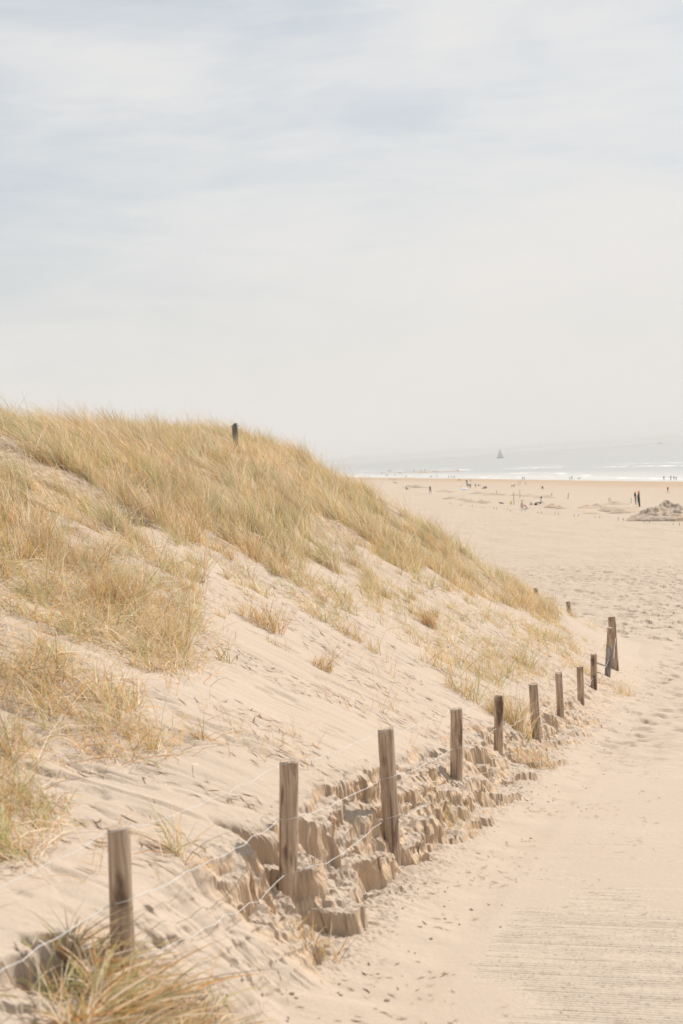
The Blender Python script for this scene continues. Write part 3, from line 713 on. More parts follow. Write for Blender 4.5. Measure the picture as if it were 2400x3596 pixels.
# tufts standing apart on the bare sand
tufts = [  # px, py (1568 wide), blades, radius, length, ochre 0..1, lean, label
    (600, 1432, 150, .28, .30, .8, .1, 'ochre grass tuft on bare sand left of the slope centre, below the tall grass'),
    (740, 1535, 60, .12, .20, .9, -.1, 'small rusty tuft alone on the bare sand at the middle of the dune face'),
    (800, 1462, 80, .22, .26, .7, .1, 'thin ochre tuft with dark foot in the middle of the dune face'),
    (985, 1432, 90, .13, .40, .9, .1, 'upright ochre tuft on bare sand under the right-hand tall grass'),
    (860, 1500, 26, .10, .26, .5, .2, 'very sparse little tuft below the upright ochre tufts'),
    (1065, 1600, 90, .25, .40, .35, .1, 'greenish sparse tuft on the sand just above the fourth fence post'),
    (1110, 1550, 70, .30, .42, .45, .15, 'sparse upright green stems on the sand between fence and dune end'),
    (1010, 1540, 55, .28, .38, .6, .1, 'loose straw stems on the sand left of the green stems'),
    (1205, 1520, 60, .22, .36, .4, .1, 'green and straw tuft on the sand above the sixth fence post'),
    (1345, 1545, 70, .3, .36, .6, .3, 'straw tuft among eroded ledges left of the tall leaning post'),
    (1170, 1655, 260, .28, .45, .45, .25, 'bushy green-gold tuft between the fifth and sixth fence posts'),
    (1225, 1745, 280, .30, .28, .8, .3, 'dry straw tuft spilling down the scarp under the sixth fence post'),
    (1420, 1590, 200, .35, .34, .75, .3, 'dry golden tuft drooping at the foot of the thick gate post'),
    (700, 2130, 130, .22, .22, .9, -.2, 'dry rusty grass roots at the foot of the second fence post'),
    (1040, 1890, 90, .22, .20, .8, -.1, 'small straw tuft in the scarp between the third and fourth fence posts'),
    (1010, 1850, 50, .12, .22, .4, 0, 'little green tuft in the scarp right of the third fence post'),
    (255, 1395, 160, .22, .42, .95, .05, 'upright golden tuft on the left sand gap under the tall grass'),
    (380, 1480, 150, .25, .34, .6, .1, 'bushy yellow-green tuft left of the bare slope'),
    (455, 1340, 40, .10, .40, .6, .0, 'few tall thin stems on the bare sand at upper left'),
    (515, 1520, 22, .07, .30, .3, .1, 'few green stems at the left edge of the bare slope'),
]
for i, (a, b_, nb, rad, ln, oc, le, lb) in enumerate(tufts):
    h = hit(a*K, b_*K); small = b_ > 1700 or a > 1400; nb = int(nb*(.6 if small else 1.9)); rad *= .85; ln *= (.85 if small else 1.12)
    if h is None: continue
    r = np.random.default_rng(900+i)
    U_, V_, mi = cluster(np.array([h[0]]), np.array([h[1]]), np.array([nb]), np.array([rad]), 900+i)
    P, Fc, T = blades(U_, V_, ln*r.uniform(.45, 1.2, nb), np.full((nb, 1), le), .42, [.28, .12+.4*oc, .22*(1-oc)+.02, .16, .12*oc, .22*(1.1-oc)], .0058, 4, 930+i, fallen=.28, bright=np.full(nb, .88))
    loc = np.array([h[2], h[3], float(ground(h[0], h[1]))]); o = link('grass_tuft', mesh_np('grass_tuft', P-loc, Fc, 3, True, {'tint': T}), None, M_GRASS, loc)
    tag(o, lb, 'grass tuft', 'tufts on the bare sand')
# the big tuft round the nearest post
r = np.random.default_rng(77)
u1, v1 = PUV[0]; nb = 1500
cu = np.concatenate([r.normal(u1-.36, .20, 40), r.normal(u1-.12, .16, 18)]); cv = np.concatenate([r.normal(v1-.10, .20, 40), r.normal(v1-.25, .14, 18)])
U_, V_, mi = cluster(cu, cv, r.integers(20, 40, len(cu)), r.uniform(.02, .09, len(cu)), 78)
n = len(mi); up_ = r.uniform(0, 1, len(cu)) < .35
P1 = blades(U_, V_, np.where(up_[mi], r.uniform(.12, .30, n), r.uniform(.12, .31, n)), np.where(up_[mi], r.normal(-.15, .4, n), r.normal(-.35, .5, n))[:, None], .55,
            np.where(up_[mi][:, None], [[.25, .1, .30, .1, .0, .3]], [[.36, .12, .06, .30, .10, .10]]), .0085, 5, 79, fallen=.55, bright=r.uniform(.6, 1.15, len(cu))[mi])
P, Fc, T = P1; x, y = uv2xy(u1-.2, v1); loc = np.array([x, y, float(ground(u1-.2, v1))])
o = link('grass_tuft', mesh_np('grass_tuft', P-loc, Fc, 3, True, {'tint': T}), None, M_GRASS, loc)
tag(o, 'big tangled tuft of straw and green grass round the foot of the nearest post', 'grass tuft', 'tufts on the bare sand')

# ------------------------------------------------------------------ litter and crumbled sand
def chips(n, u, v, ln, wd, seed):
    """thin bent bits of stem lying on the sand"""
    r = np.random.default_rng(seed); x, y = uv2xy(u, v); a = r.normal(0, .5, n)+math.atan2(EV[1], EV[0])
    d = np.stack([np.cos(a), np.sin(a)], 1); s = np.stack([-np.sin(a), np.cos(a)], 1); V = np.zeros((n, 6, 3), np.float32)
    for k, t in enumerate((-.5, 0.05, .5)):
        cx = x+d[:, 0]*ln*t; cy = y+d[:, 1]*ln*t; uu, vv = xy2uv(cx, cy); z = ground(uu, vv)+.003+r.uniform(0, .012, n)*(abs(t) > .1)
        bendv = r.normal(0, .1, n)*ln*(abs(t) > .1)
        for q in (0, 1):
            sg = (q*2-1)*wd*(1 if abs(t) < .1 else .5)
            V[:, 2*k+q] = np.stack([cx+s[:, 0]*(sg+bendv), cy+s[:, 1]*(sg+bendv), z], 1)
    b = (np.arange(n)*6)[:, None]
    Fc = np.concatenate([b+np.array([[0, 1, 3]]), b+np.array([[0, 3, 2]]), b+np.array([[2, 3, 5]]), b+np.array([[2, 5, 4]])])
    T = np.repeat((np.array([[.22, .13, .07]])*r.uniform(.5, 1.9, n)[:, None])[:, None], 6, 1).reshape(-1, 3)
    return V.reshape(-1, 3), Fc, T
parts = []
N = 9000; u = rng.uniform(-1, 26, N); v = np.abs(rng.normal(0, 2.2, N))+.2
k = (noise(u*2.2+v*.8, v*.8, 601)+.3*noise(u*7, v*3, 602) > .15) & (v < edge_v(u)+.3); u, v = u[k], v[k]; n = len(u)
parts.append(chips(n, u, v, rng.uniform(.03, .13, n), rng.uniform(.0025, .006, n), 5))
N = 2600; u = rng.uniform(0, 26, N); v = -np.abs(rng.normal(.7, .5, N)); k = noise(u*1.8, v*2.5, 603) > .1; u, v = u[k], v[k]; n = len(u)
parts.append(chips(n, u, v, rng.uniform(.015, .06, n), rng.uniform(.002, .005, n), 6))
V_, F_, T_ = join(parts)
o = link('plant_litter', mesh_np('plant_litter', V_, F_, 3, True, {'tint': T_}), None, M_GRASS); tag(o, 'small dark bits of dead stem scattered over the sand', 'litter', kind='stuff')
def clods(seed):
    r = np.random.default_rng(seed)
    N = 1300; u = r.uniform(.2, 25, N); v = r.normal(-.38, .26, N)
    k = (noise(u*1.6, v*2.2, 604) > .05) & (v < .15); u, v = u[k], v[k]; n = len(u); s = r.gamma(1.5, .0038, n).clip(.003, .010)
    t = (1+5**.5)/2
    ic = np.array([(-1, t, 0), (1, t, 0), (-1, -t, 0), (1, -t, 0), (0, -1, t), (0, 1, t), (0, -1, -t), (0, 1, -t), (t, 0, -1), (t, 0, 1), (-t, 0, -1), (-t, 0, 1)])/1.9
    fc = np.array([(0, 11, 5), (0, 5, 1), (0, 1, 7), (0, 7, 10), (0, 10, 11), (1, 5, 9), (5, 11, 4), (11, 10, 2), (10, 7, 6), (7, 1, 8), (3, 9, 4), (3, 4, 2), (3, 2, 6), (3, 6, 8), (3, 8, 9), (4, 9, 5), (2, 4, 11), (6, 2, 10), (8, 6, 7), (9, 8, 1)])
    x, y = uv2xy(u, v); z = ground(u, v)+s*.25
    P = ic[None]*(1+r.normal(0, .22, (n, 12, 1)))*s[:, None, None]*np.stack([r.uniform(.7, 1.6, n), r.uniform(.7, 1.6, n), r.uniform(.5, 1., n)], 1)[:, None]
    P = P+np.stack([x, y, z], 1)[:, None]
    Fc = (fc[None]+(np.arange(n)*12)[:, None, None]).reshape(-1, 3)
    return mesh_np('sand_clods', P.reshape(-1, 3), Fc, 3, False, {'damp': np.full(n*12, 0.), 'litter': np.zeros(n*12), 'wet': np.zeros(n*12)})
o = link('sand_clods', clods(3), None, M_SAND); tag(o, 'crumbled lumps of sand along the foot of the scarp', 'sand', kind='stuff')
# ------------------------------------------------------------------ heaps of dug sand on the beach
def heap_mesh(name, rx, ry, h, seed, patchy=0.):
    n = 90 if rx > 3.1 else 36; g = np.linspace(-1, 1, n); a, b = np.meshgrid(g, g, indexing='ij'); r2 = np.sqrt(a*a+b*b)
    prof = np.clip(1-r2, 0, 1)**.85
    z = h*prof*(1+.35*fbm(a*2.2+seed, b*2.2, seed, 3))+.20*h*fbm(a*5, b*5, seed+3, 5)*np.clip(1.1-r2, 0, .6)+(.07*noise(a*13, b*13, seed+9)+.05*noise(a*29, b*29, seed+10))*h*np.clip(1.05-r2, 0, .5)*2
    z = np.where(r2 > .93, -.12, z)
    dm = sm(.08, .35, fbm(a*2.4+3, b*2.4-seed, seed+20, 3))*patchy
    idx = np.arange(n*n).reshape(n, n); f = np.stack([idx[:-1, :-1], idx[1:, :-1], idx[1:, 1:], idx[:-1, 1:]], -1).reshape(-1, 4)
    return mesh_np(name, np.stack([a*rx, b*ry, z], -1).reshape(-1, 3), f, 4, True, dict(trod=np.zeros(n*n), damp=dm.ravel()*1.0, litter=np.zeros(n*n), wet=np.zeros(n*n)))
heaps = [(2345, 1824, 3.9, 3.2, 1.55, .4, 700), (2180, 1800, 1.9, 1.4, .5, .5, 701), (2060, 1785, 1.6, 1.3, .42, .7, 702), (2100, 1782, 1.7, 1.2, .45, .7, 703), (2140, 1793, 1.8, 1.2, .55, .7, 704),
         (2165, 1772, 2.0, 1.6, .5, .3, 705), (1938, 1780, 1.0, .9, .4, .7, 706), (1966, 1784, .9, .8, .3, .6, 707), (2072, 1804, 1.1, .8, .25, .7, 708), (2360, 1828, 2.2, 1.0, .55, .6, 709),
         (1692, 1766, 1.8, 1.3, .45, .3, 710), (1650, 1764, 1.6, 1.3, .40, .3, 711), (1625, 1757, 1.7, 1.3, .4, .3, 712), (1680, 1734, 2.5, 1.8, .5, .3, 713), (1735, 1738, 2.6, 1.6, .5, .3, 714), (1860, 1744, 2.4, 1.8, .45, .3, 715),
         (1450, 1713, 4.2, 3.0, .9, .3, 716), (1560, 1728, 3.0, 2.0, .5, .4, 717), (2210, 1795, 2.0, 1.2, .4, .4, 718), (1910, 1748, 2.2, 1.5, .5, .5, 719), (1585, 1750, 1.7, 1.2, .35, .3, 720), (2260, 1819, 1.8, 1.0, .4, .5, 721), (1810, 1741, 2.2, 1.4, .4, .4, 722)]
for px, py, rx, ry, h, pt, sd in heaps:
    p = beach_hit(px, py); o = link('sand_heap', heap_mesh('sand_heap', rx, ry, h, sd, pt), None, M_SAND, p-np.array([0, 0, .05]), (0, 0, random.uniform(-.4, .4))); tag(o, kind='structure')

# ------------------------------------------------------------------ people
def body_mesh(name, J, E, tags):
    """one continuous skinned figure from joints {name: (x, y, z, r)}"""
    names = list(J); me = bpy.data.meshes.new(name+'_base'); me.from_pydata([J[k][:3] for k in names], [(names.index(a), names.index(b)) for a, b in E], []); me.update()
    ob = bpy.data.objects.new('tmp', me); col.objects.link(ob)
    sk = ob.modifiers.new('skin', 'SKIN'); sk.use_smooth_shade = True
    for i, k in enumerate(names): me.skin_vertices[0].data[i].radius = (J[k][3], J[k][3]*.85)
    me.skin_vertices[0].data[names.index('pelvis')].use_root = True
    ob.modifiers.new('sub', 'SUBSURF').levels = 1
    dg = bpy.context.evaluated_depsgraph_get(); out = bpy.data.meshes.new_from_object(ob.evaluated_get(dg)); out.name = name
    bpy.data.objects.remove(ob)
    for k in range(4): out.materials.append(None)
    P = np.array([J[k][:3] for k in names]); tg = [tags[k] for k in names]
    for f in out.polygons:
        c = np.array(f.center); i = int(((P-c)**2).sum(1).argmin()); f.material_index = tg[i]
        if names[i] == 'head' and (c[1] > P[i][1]+.015 or c[2] > P[i][2]+.055): f.material_index = 3
    out.polygons.foreach_set('use_smooth', np.full(len(out.polygons), True))
    return out
def figure(pose):
    """faces -y; materials: 0 skin, 1 top, 2 bottoms, 3 hair"""
    lt = {'stand': (0, 0), 'walk': (.26, -.22), 'jump': (.10, -.05)}.get(pose, (0, 0)); J = {}
    if pose in ('stand', 'walk', 'jump'):
        J['pelvis'] = (0, 0, .95, .135); J['waist'] = (0, 0, 1.10, .125); J['chest'] = (0, -.01, 1.32, .15); J['neck'] = (0, -.01, 1.48, .06); J['chin'] = (0, -.025, 1.545, .075); J['head'] = (0, -.01, 1.625, .092)
        for s, n, a in ((1, 'r', lt[0]), (-1, 'l', lt[1])):
            J['hip'+n] = (s*.09, -a*.08, .86, .088); J['knee'+n] = (s*.10, -a*.62-.02, .49, .062); J['ankle'+n] = (s*.10, -a*1.0+(.08 if a < 0 else 0), .10, .042); J['toe'+n] = (s*.11, -a*1.0-.13, .045, .035)
            if pose == 'jump': J['sho'+n] = (s*.17, 0, 1.42, .062); J['elb'+n] = (s*.36, -.03, 1.58, .045); J['wri'+n] = (s*.48, -.04, 1.80, .034); J['hand'+n] = (s*.51, -.04, 1.88, .036)
            else: J['sho'+n] = (s*.17, 0, 1.40, .062); J['elb'+n] = (s*.225, .04+a*.35, 1.14, .047); J['wri'+n] = (s*.225, -.05+a*.75, .92, .035); J['hand'+n] = (s*.22, -.08+a*.8, .83, .038)
    else:
        hug = pose == 'hug'
        J['pelvis'] = (0, 0, .13, .14); J['waist'] = (0, -.02, .28, .13); J['chest'] = (0, -.09 if hug else .04, .50, .148); J['neck'] = (0, -.12 if hug else .05, .66, .06); J['chin'] = (0, -.16 if hug else .03, .72, .075); J['head'] = (0, -.16 if hug else .045, .80, .092)
        for s, n in ((1, 'r'), (-1, 'l')):
            J['hip'+n] = (s*.10, -.08, .13, .09); J['knee'+n] = (s*.12, -.42, .42 if hug else .24, .062); J['ankle'+n] = (s*.12, -.60 if hug else -.80, .09, .042); J['toe'+n] = (s*.13, -.74 if hug else -.94, .06, .034)
            J['sho'+n] = (s*.17, -.09 if hug else .04, .59, .062); J['elb'+n] = (s*.24, -.27 if hug else .18, .42 if hug else .34, .046); J['wri'+n] = (s*.10 if hug else s*.25, -.46 if hug else .28, .38 if hug else .10, .034); J['hand'+n] = (s*.03 if hug else s*.26, -.50 if hug else .34, .36 if hug else .05, .036)
    E = [('pelvis', 'waist'), ('waist', 'chest'), ('chest', 'neck'), ('neck', 'chin'), ('chin', 'head')]
    for n in 'rl': E += [('pelvis', 'hip'+n), ('hip'+n, 'knee'+n), ('knee'+n, 'ankle'+n), ('ankle'+n, 'toe'+n), ('chest', 'sho'+n), ('sho'+n, 'elb'+n), ('elb'+n, 'wri'+n), ('wri'+n, 'hand'+n)]
    tags = {k: 0 for k in J}; tags.update(pelvis=2, waist=1, chest=1)
    for n in 'rl': tags['sho'+n] = 1; tags['hip'+n] = 2; tags['knee'+n] = 2; tags['elb'+n] = 1
    return body_mesh('person', J, E, tags)
FIG = {p: figure(p) for p in ('stand', 'walk', 'jump', 'sit', 'hug')}
_mc = {}
def cloth(c, r=.85):
    c = tuple(round(x, 2) for x in c)
    if c not in _mc: _mc[c] = plain('cloth_%d' % len(_mc), c, r, .2, 12)
    return _mc[c]
SKIN = (.55, .34, .24); NAVY = (.03, .045, .09); BLACK = (.02, .02, .022); TEAL = (.02, .10, .11); BLUE = (.05, .20, .42); WHITE = (.75, .75, .76); PINK = (.68, .50, .47); RED = (.55, .06, .07); GREY = (.22, .23, .25); GREEN = (.05, .12, .07); TAN = (.45, .33, .2); BROWN = (.07, .04, .025); FAIR = (.42, .26, .11)
def person(px, py, pose, yaw, top, bot, hair, label, group=None, hpx=None, scale=None, sink=0., legs=True):
    p = beach_hit(px, py); d = p[1]; full = 1.72 if pose in ('stand', 'walk') else (1.9 if pose == 'jump' else .89)
    s = scale or 1.0
    if hpx: s = min(1.12, max(.72, hpx/FPX*d/full))
    o = bpy.data.objects.new('person', FIG[pose]); col.objects.link(o); o.location = (p[0], p[1], p[2]-.01-sink); o.rotation_euler = (0, 0, R(yaw)); o.scale = (s, s, s)
    for i, c in enumerate((SKIN, top, bot, hair)):
        o.material_slots[i].link = 'OBJECT'; o.material_slots[i].material = cloth(c)
    tag(o, label, 'person', group); return o
Z1 = lambda x, y: (1300+x*.2551, 1560+y*.2551); Z2 = lambda x, y: (1600+x*.2551, 1640+y*.2551); Z3 = lambda x, y: (2000+x*.2551, 1640+y*.2551)
ORD = 'first second third fourth fifth sixth seventh eighth ninth tenth eleventh twelfth thirteenth fourteenth fifteenth'.split(); WX = [168, 222, 238, 413, 445, 488, 503, 342]
g1 = 'tiny bathers standing on the far sandbar'
for k, (x, y) in enumerate([(490, 376), (510, 374), (537, 377), (552, 377), (597, 375), (611, 375), (697, 377), (710, 377), (748, 370), (762, 370), (876, 390), (895, 388), (910, 388), (928, 390)]):
    person(*Z1(x, y), 'stand', 40*k, (GREY, NAVY, TEAL, TAN)[k % 4], NAVY, BROWN, '%s tiny figure from the left standing on the far sandbar' % ORD[k], g1)
g2 = 'tiny bathers wading in the shallow channel on the left'
for k, (x, y) in enumerate([(168, 425), (222, 440), (238, 440), (413, 414), (445, 446), (488, 461), (503, 461), (342, 446)]):
    person(*Z1(x, y), 'stand', 70*k, (NAVY, TEAL, GREY)[k % 3], NAVY, BROWN, '%s tiny wader from the left in the shallow channel at far left' % ORD[sorted(WX).index(x)], g2, 8)
person(*Z1(1212, 380), 'stand', 0, TEAL, NAVY, BROWN, 'lone tiny figure in the surf right of the sandbar')
for k, (x, y) in enumerate([(276, 498), (312, 502), (345, 501)]):
    person(*Z1(x, y), 'walk', 90+180*(k % 2), (NAVY, TAN, BLACK)[k], (NAVY, TAN, BLACK)[k], BROWN, ('dark figure walking on the far sand, leftmost of three', 'pale figure walking on the far sand, middle of three', 'black-clad figure on the far sand, rightmost of three')[k], None, 9)
for k, (x, y) in enumerate([(333, 538), (357, 540)]):
    person(*Z1(x, y), 'sit', 30+100*k, (TAN, WHITE)[k], NAVY, BROWN, ('seated tan figure on sand just above the dune grass edge', 'seated pale figure beside the tan one above the grass edge')[k], None)
for k, (x, y) in enumerate([(833, 461), (851, 461), (921, 458)]):
    person(*Z1(x, y), ('stand', 'stand', 'walk')[k], 60*k, (NAVY, GREY, TEAL)[k], BLACK, BROWN, ('left of a pair of tiny waders at the waterline', 'right of a pair of tiny waders at the waterline', 'tiny wader bending forward at the waterline, alone')[k], None, 9)
for k, (x, y) in enumerate([(1083, 466), (1117, 468), (1145, 468), (1164, 468)]):
    person(*Z1(x, y), 'walk' if k < 2 else 'stand', 200+35*k, (TEAL, NAVY, GREEN, NAVY)[k], BLACK, BROWN, ('first from left of four dark waders in a row at the waterline', 'second from left of four waders in a row, the broadest', 'third from left of four dark waders at the waterline', 'rightmost of four dark waders in a row at the waterline')[k], None, 10)
person(*Z1(832, 686), 'walk', 20, (.30, .31, .33), BLACK, BROWN, 'walker in grey top and black shorts crossing the beach beyond the grass', None, 31)
person(*Z1(505, 626), 'sit', 70, NAVY, NAVY, BROWN, 'sunbather in dark clothes sitting on a mat just right of the dune grass')
person(*Z1(1326, 527), 'stand', 0, GREY, BLACK, BROWN, 'distant figure in grey standing next to the dark marker pole', None, 10)
person(*Z1(1386, 520), 'stand', 40, GREEN, NAVY, BROWN, 'distant figure in green right of the dark marker pole', None, 10)
person(*Z1(1362, 606), 'walk', 170, (.05, .09, .13), TAN, BROWN, 'walker in dark top, left of the one in the blue jacket', None, 17)
person(*Z1(1384, 611), 'walk', 190, BLUE, NAVY, BROWN, 'walker in a bright blue jacket near the marker pole', None, 19)
person(*Z1(1454, 602), 'walk', 180, (.05, .12, .17), (.12, .2, .25), BROWN, 'walker in dark teal, right of the blue jacket', None, 14)
person(*Z2(322, 264), 'sit', 90, (.4, .25, .2), NAVY, BROWN, 'seated sunbather in reddish brown right of the walkers')
person(*Z2(392, 300), 'sit', 250, NAVY, NAVY, BROWN, 'left of two dark sunbathers sitting close together')
person(*Z2(421, 300), 'sit', 200, (.10, .08, .09), NAVY, BROWN, 'right of two dark sunbathers sitting close together')
person(*Z2(928, 182), 'stand', 0, TEAL, NAVY, BROWN, 'left of a dark pair at the waterline straight below the sailing boat side', None, 12)
person(*Z2(948, 180), 'stand', 0, TEAL, NAVY, BROWN, 'right of the dark pair standing at the waterline mid-beach', None, 12)
person(*Z2(869, 266), 'jump', 20, WHITE, (.6, .42, .40), FAIR, 'child in white reaching up with both arms, left of the playing pair', None, 18)
person(*Z2(894, 243), 'jump', -30, (.62, .60, .72), (.62, .60, .72), FAIR, 'child in pale lilac leaping with arms up, right of the playing pair', None, 16)
person(*Z2(970, 250), 'walk', 60, (.45, .45, .5), TAN, FAIR, 'pale child running right of the playing pair', None, 12)
person(*Z2(1198, 303), 'hug', 0, (.06, .06, .08), BLACK, BLACK, 'dark figure sitting hunched alone on the open beach')
w1 = person(*Z2(905, 577), 'hug', 98, PINK, (.66, .52, .50), FAIR, 'woman in pale pink with a straw hat sitting on the sand hugging her knees', None, None, 1.06)
hb = MB(); hb.loft([[(rr*math.cos(a), rr*math.sin(a), z) for a in np.linspace(0, 2*math.pi, 14, endpoint=False)] for rr, z in ((.17, 0), (.165, .015), (.105, .02), (.10, .07), (.06, .10))])
hb.build('straw_hat', cloth((.50, .36, .20)), w1, (0, -.15, .85), (R(8), 0, 0))
w2 = person(*Z2(1180, 511), 'sit', 285, WHITE, NAVY, BLACK, 'person in a white top with black hair sitting by the dark bag')
MB().loft([[(rr*math.cos(a), rr*math.sin(a), z) for a in np.linspace(0, 2*math.pi, 10, endpoint=False)] for rr, z in ((.05, -.10), (.10, -.02), (.11, .06), (.06, .13))]).build('hair', cloth(BLACK), w2, (0, .07, .80))
person(*Z3(8, 178), 'walk', 90, TEAL, BLACK, BROWN, 'shorter of a couple walking along the waterline near a small dog', None, 13)
person(*Z3(37, 178), 'walk', 90, (.04, .09, .10), BLACK, BROWN, 'taller of a couple walking along the waterline near a small dog', None, 16)
person(*Z3(1305, 186), 'stand', 0, TEAL, NAVY, BROWN, 'leftmost of four people at the waterline on the far right, set apart', None, 17)
person(*Z3(1399, 190), 'walk', 270, (.03, .16, .22), NAVY, BROWN, 'tallest of the four at the far right waterline, in blue', None, 20)
person(*Z3(1443, 188), 'stand', 0, TEAL, TEAL, BROWN, 'third of the four at the far right waterline, in dark teal', None, 17)
person(*Z3(1473, 188), 'stand', 0, (.10, .15, .15), NAVY, BROWN, 'rightmost and smallest of the four at the far right waterline', None, 15)
person(*Z3(1360, 366), 'walk', 15, RED, (.5, .35, .32), BROWN, 'person in a red top walking behind the big sand heap', None, 26)
person(*Z3(915, 520), 'stand', 60, (.05, .06, .12), GREY, BROWN, 'man in a navy shirt standing at the left flank of the big sand heap', None, None, 1.02)
ch = person(*Z3(957, 522), 'stand', -60, (.30, .16, .14), BLACK, BROWN, 'child in a light blue cap beside the man in navy', None, None, .86)
MB().loft([[(rr*math.cos(a), rr*math.sin(a), z) for a in np.linspace(0, 2*math.pi, 12, endpoint=False)] for rr, z in ((.115, 0), (.115, .06), (.07, .11))]).build('cap', cloth((.45, .68, .80)), ch, (0, 0, 1.64))

# dogs
def dog_mesh():
    J = dict(pelvis=(0, .22, .36, .075), belly=(0, .02, .34, .075), chest=(0, -.20, .36, .095), neck=(0, -.32, .47, .06), head=(0, -.41, .55, .065), muz=(0, -.52, .52, .032), tail=(0, .36, .45, .018), tip=(0, .44, .56, .012))
    E = [('pelvis', 'belly'), ('belly', 'chest'), ('chest', 'neck'), ('neck', 'head'), ('head', 'muz'), ('pelvis', 'tail'), ('tail', 'tip')]
    for s, n in ((1, 'r'), (-1, 'l')):
        J['th'+n] = (s*.06, .20, .26, .045); J['ho'+n] = (s*.06, .30, .14, .022); J['hf'+n] = (s*.06, .26, .02, .02); J['sh'+n] = (s*.06, -.20, .25, .04); J['el'+n] = (s*.06, -.18, .14, .024); J['ff'+n] = (s*.06, -.21, .02, .02); J['ear'+n] = (s*.05, -.38, .63, .016)
        E += [('pelvis', 'th'+n), ('th'+n, 'ho'+n), ('ho'+n, 'hf'+n), ('chest', 'sh'+n), ('sh'+n, 'el'+n), ('el'+n, 'ff'+n), ('head', 'ear'+n)]
    return body_mesh('dog', J, E, {k: 0 for k in J})
DOG = dog_mesh()
for (x, y, Zf, c, yw, sc_, lb) in ((793, 282, Z2, (.45, .28, .13), 60, 1.5, 'tan dog on the open beach left of the playing children'), (132, 173, Z3, (.25, .17, .15), 90, 1.3, 'small brown dog at the waterline right of the walking couple')):
    p = beach_hit(*Zf(x, y)); o = bpy.data.objects.new('dog', DOG); col.objects.link(o); o.location = p; o.rotation_euler = (0, 0, R(yw)); o.scale = (sc_,)*3
    for k in range(4): o.material_slots[k].link = 'OBJECT'; o.material_slots[k].material = cloth(c)
    tag(o, lb, 'dog')

# ------------------------------------------------------------------ beach furniture
def pole(name, base, top, rad, mat, label, cat, group=None):
    p = beach_hit(*base); t = at(top[0], top[1], p[1]); q = t-p
    root = MB().tube([(0, 0, -.3), (q[0]*.5, q[1]*.5, q[2]*.5), tuple(q)], [rad, rad, rad*.9], 8).build(name, mat, None, p); tag(root, label, cat, group); return root, q
pole('marker_pole', Z1(1338, 578), Z1(1335, 492), .16, M_DARKW, 'dark marker pole standing by the walkers near the water', 'pole')
pole('thin_pole', Z2(567, 358), Z2(567, 325), .06, M_GREY, 'short thin pole left of the two tall thin poles', 'pole')
pole('thin_pole', Z2(808, 516), Z2(797, 343), .035, M_GREY, 'tall thin pole beside the yellow stakes', 'pole')
pr_, q = pole('thin_pole', Z2(886, 434), Z2(887, 310), .045, cloth((.5, .42, .2)), 'tall thin yellowish pole right above the seated woman', 'pole')
pole('leaning_pole', Z2(1308, 420), Z2(1333, 355), .055, M_GREY, 'left of two leaning poles on the middle of the beach', 'pole')
pole('leaning_pole', Z2(1547, 440), Z2(1558, 357), .055, M_GREY, 'right of two leaning poles on the middle of the beach', 'pole')
pole('thin_pole', Z3(545, 476), Z3(545, 420), .03, M_GREY, 'left one of twin thin stakes behind the low sand heaps', 'pole')
pole('thin_pole', Z3(562, 476), Z3(562, 420), .03, M_GREY, 'right one of twin thin stakes behind the low sand heaps', 'pole')
pole('thin_pole', Z3(852, 497), Z3(852, 425), .045, cloth((.42, .40, .2)), 'thin yellowish stake left of the man in navy', 'pole')
p = beach_hit(*Z3(968, 545)); t = at(*Z3(963, 330), p[1])
bp_ = empty('beach_pole', p); tag(bp_, 'dark green pole with an orange top behind the child with the cap', 'pole'); hgt = float(t[2]-p[2])
MB().tube([(0, 0, -.3), (0, 0, hgt*.82)], .09, 10).build('shaft', cloth((.04, .09, .06)), bp_); MB().tube([(0, 0, hgt*.82), (0, 0, hgt)], .10, 10).build('orange_top', cloth((.62, .20, .06)), bp_)
for x, lb in ((757, 'left yellow stake in front of the tall thin pole'), (773, 'right yellow stake in front of the tall thin pole')):
    pole('yellow_stake', Z2(x, 513), Z2(x, 466), .05, cloth((.75, .62, .12)), lb, 'stake')
# flag and shelter
p = beach_hit(*Z1(1260, 607)); fl = empty('beach_flag', p); tag(fl, 'small orange-yellow flag on a thin pole beside the low white shelter', 'flag')
MB().tube([(0, 0, -.2), (0, 0, 2.6)], .03, 6).build('pole', cloth((.6, .6, .6)), fl)
fb = MB(); fb.loft([[(-.8*t_, .12*math.sin(t_*6), 2.55-.05*t_), (-.8*t_, .12*math.sin(t_*6)+.02, 2.55-.05*t_), (-.8*t_, .12*math.sin(t_*6)+.02, 2.2-.05*t_), (-.8*t_, .12*math.sin(t_*6), 2.2-.05*t_)] for t_ in np.linspace(0, 1, 7)]); fb.build('flag', cloth((.80, .50, .08)), fl)
p = beach_hit(*Z1(1292, 626)); sh = MB(); rings = []
for k, x in enumerate(np.linspace(-.9, .9, 9)):
    hh = .45*math.sqrt(max(.03, 1-(x/.92)**2)); rings.append([(x, -.6*math.cos(a), hh*math.sin(a)) for a in np.linspace(0, math.pi, 7)])
sh.loft(rings); o = sh.build('beach_shelter', cloth((.70, .74, .80)), None, p); tag(o, 'low rounded white-blue beach shelter lying on the sand under the orange flag', 'shelter')
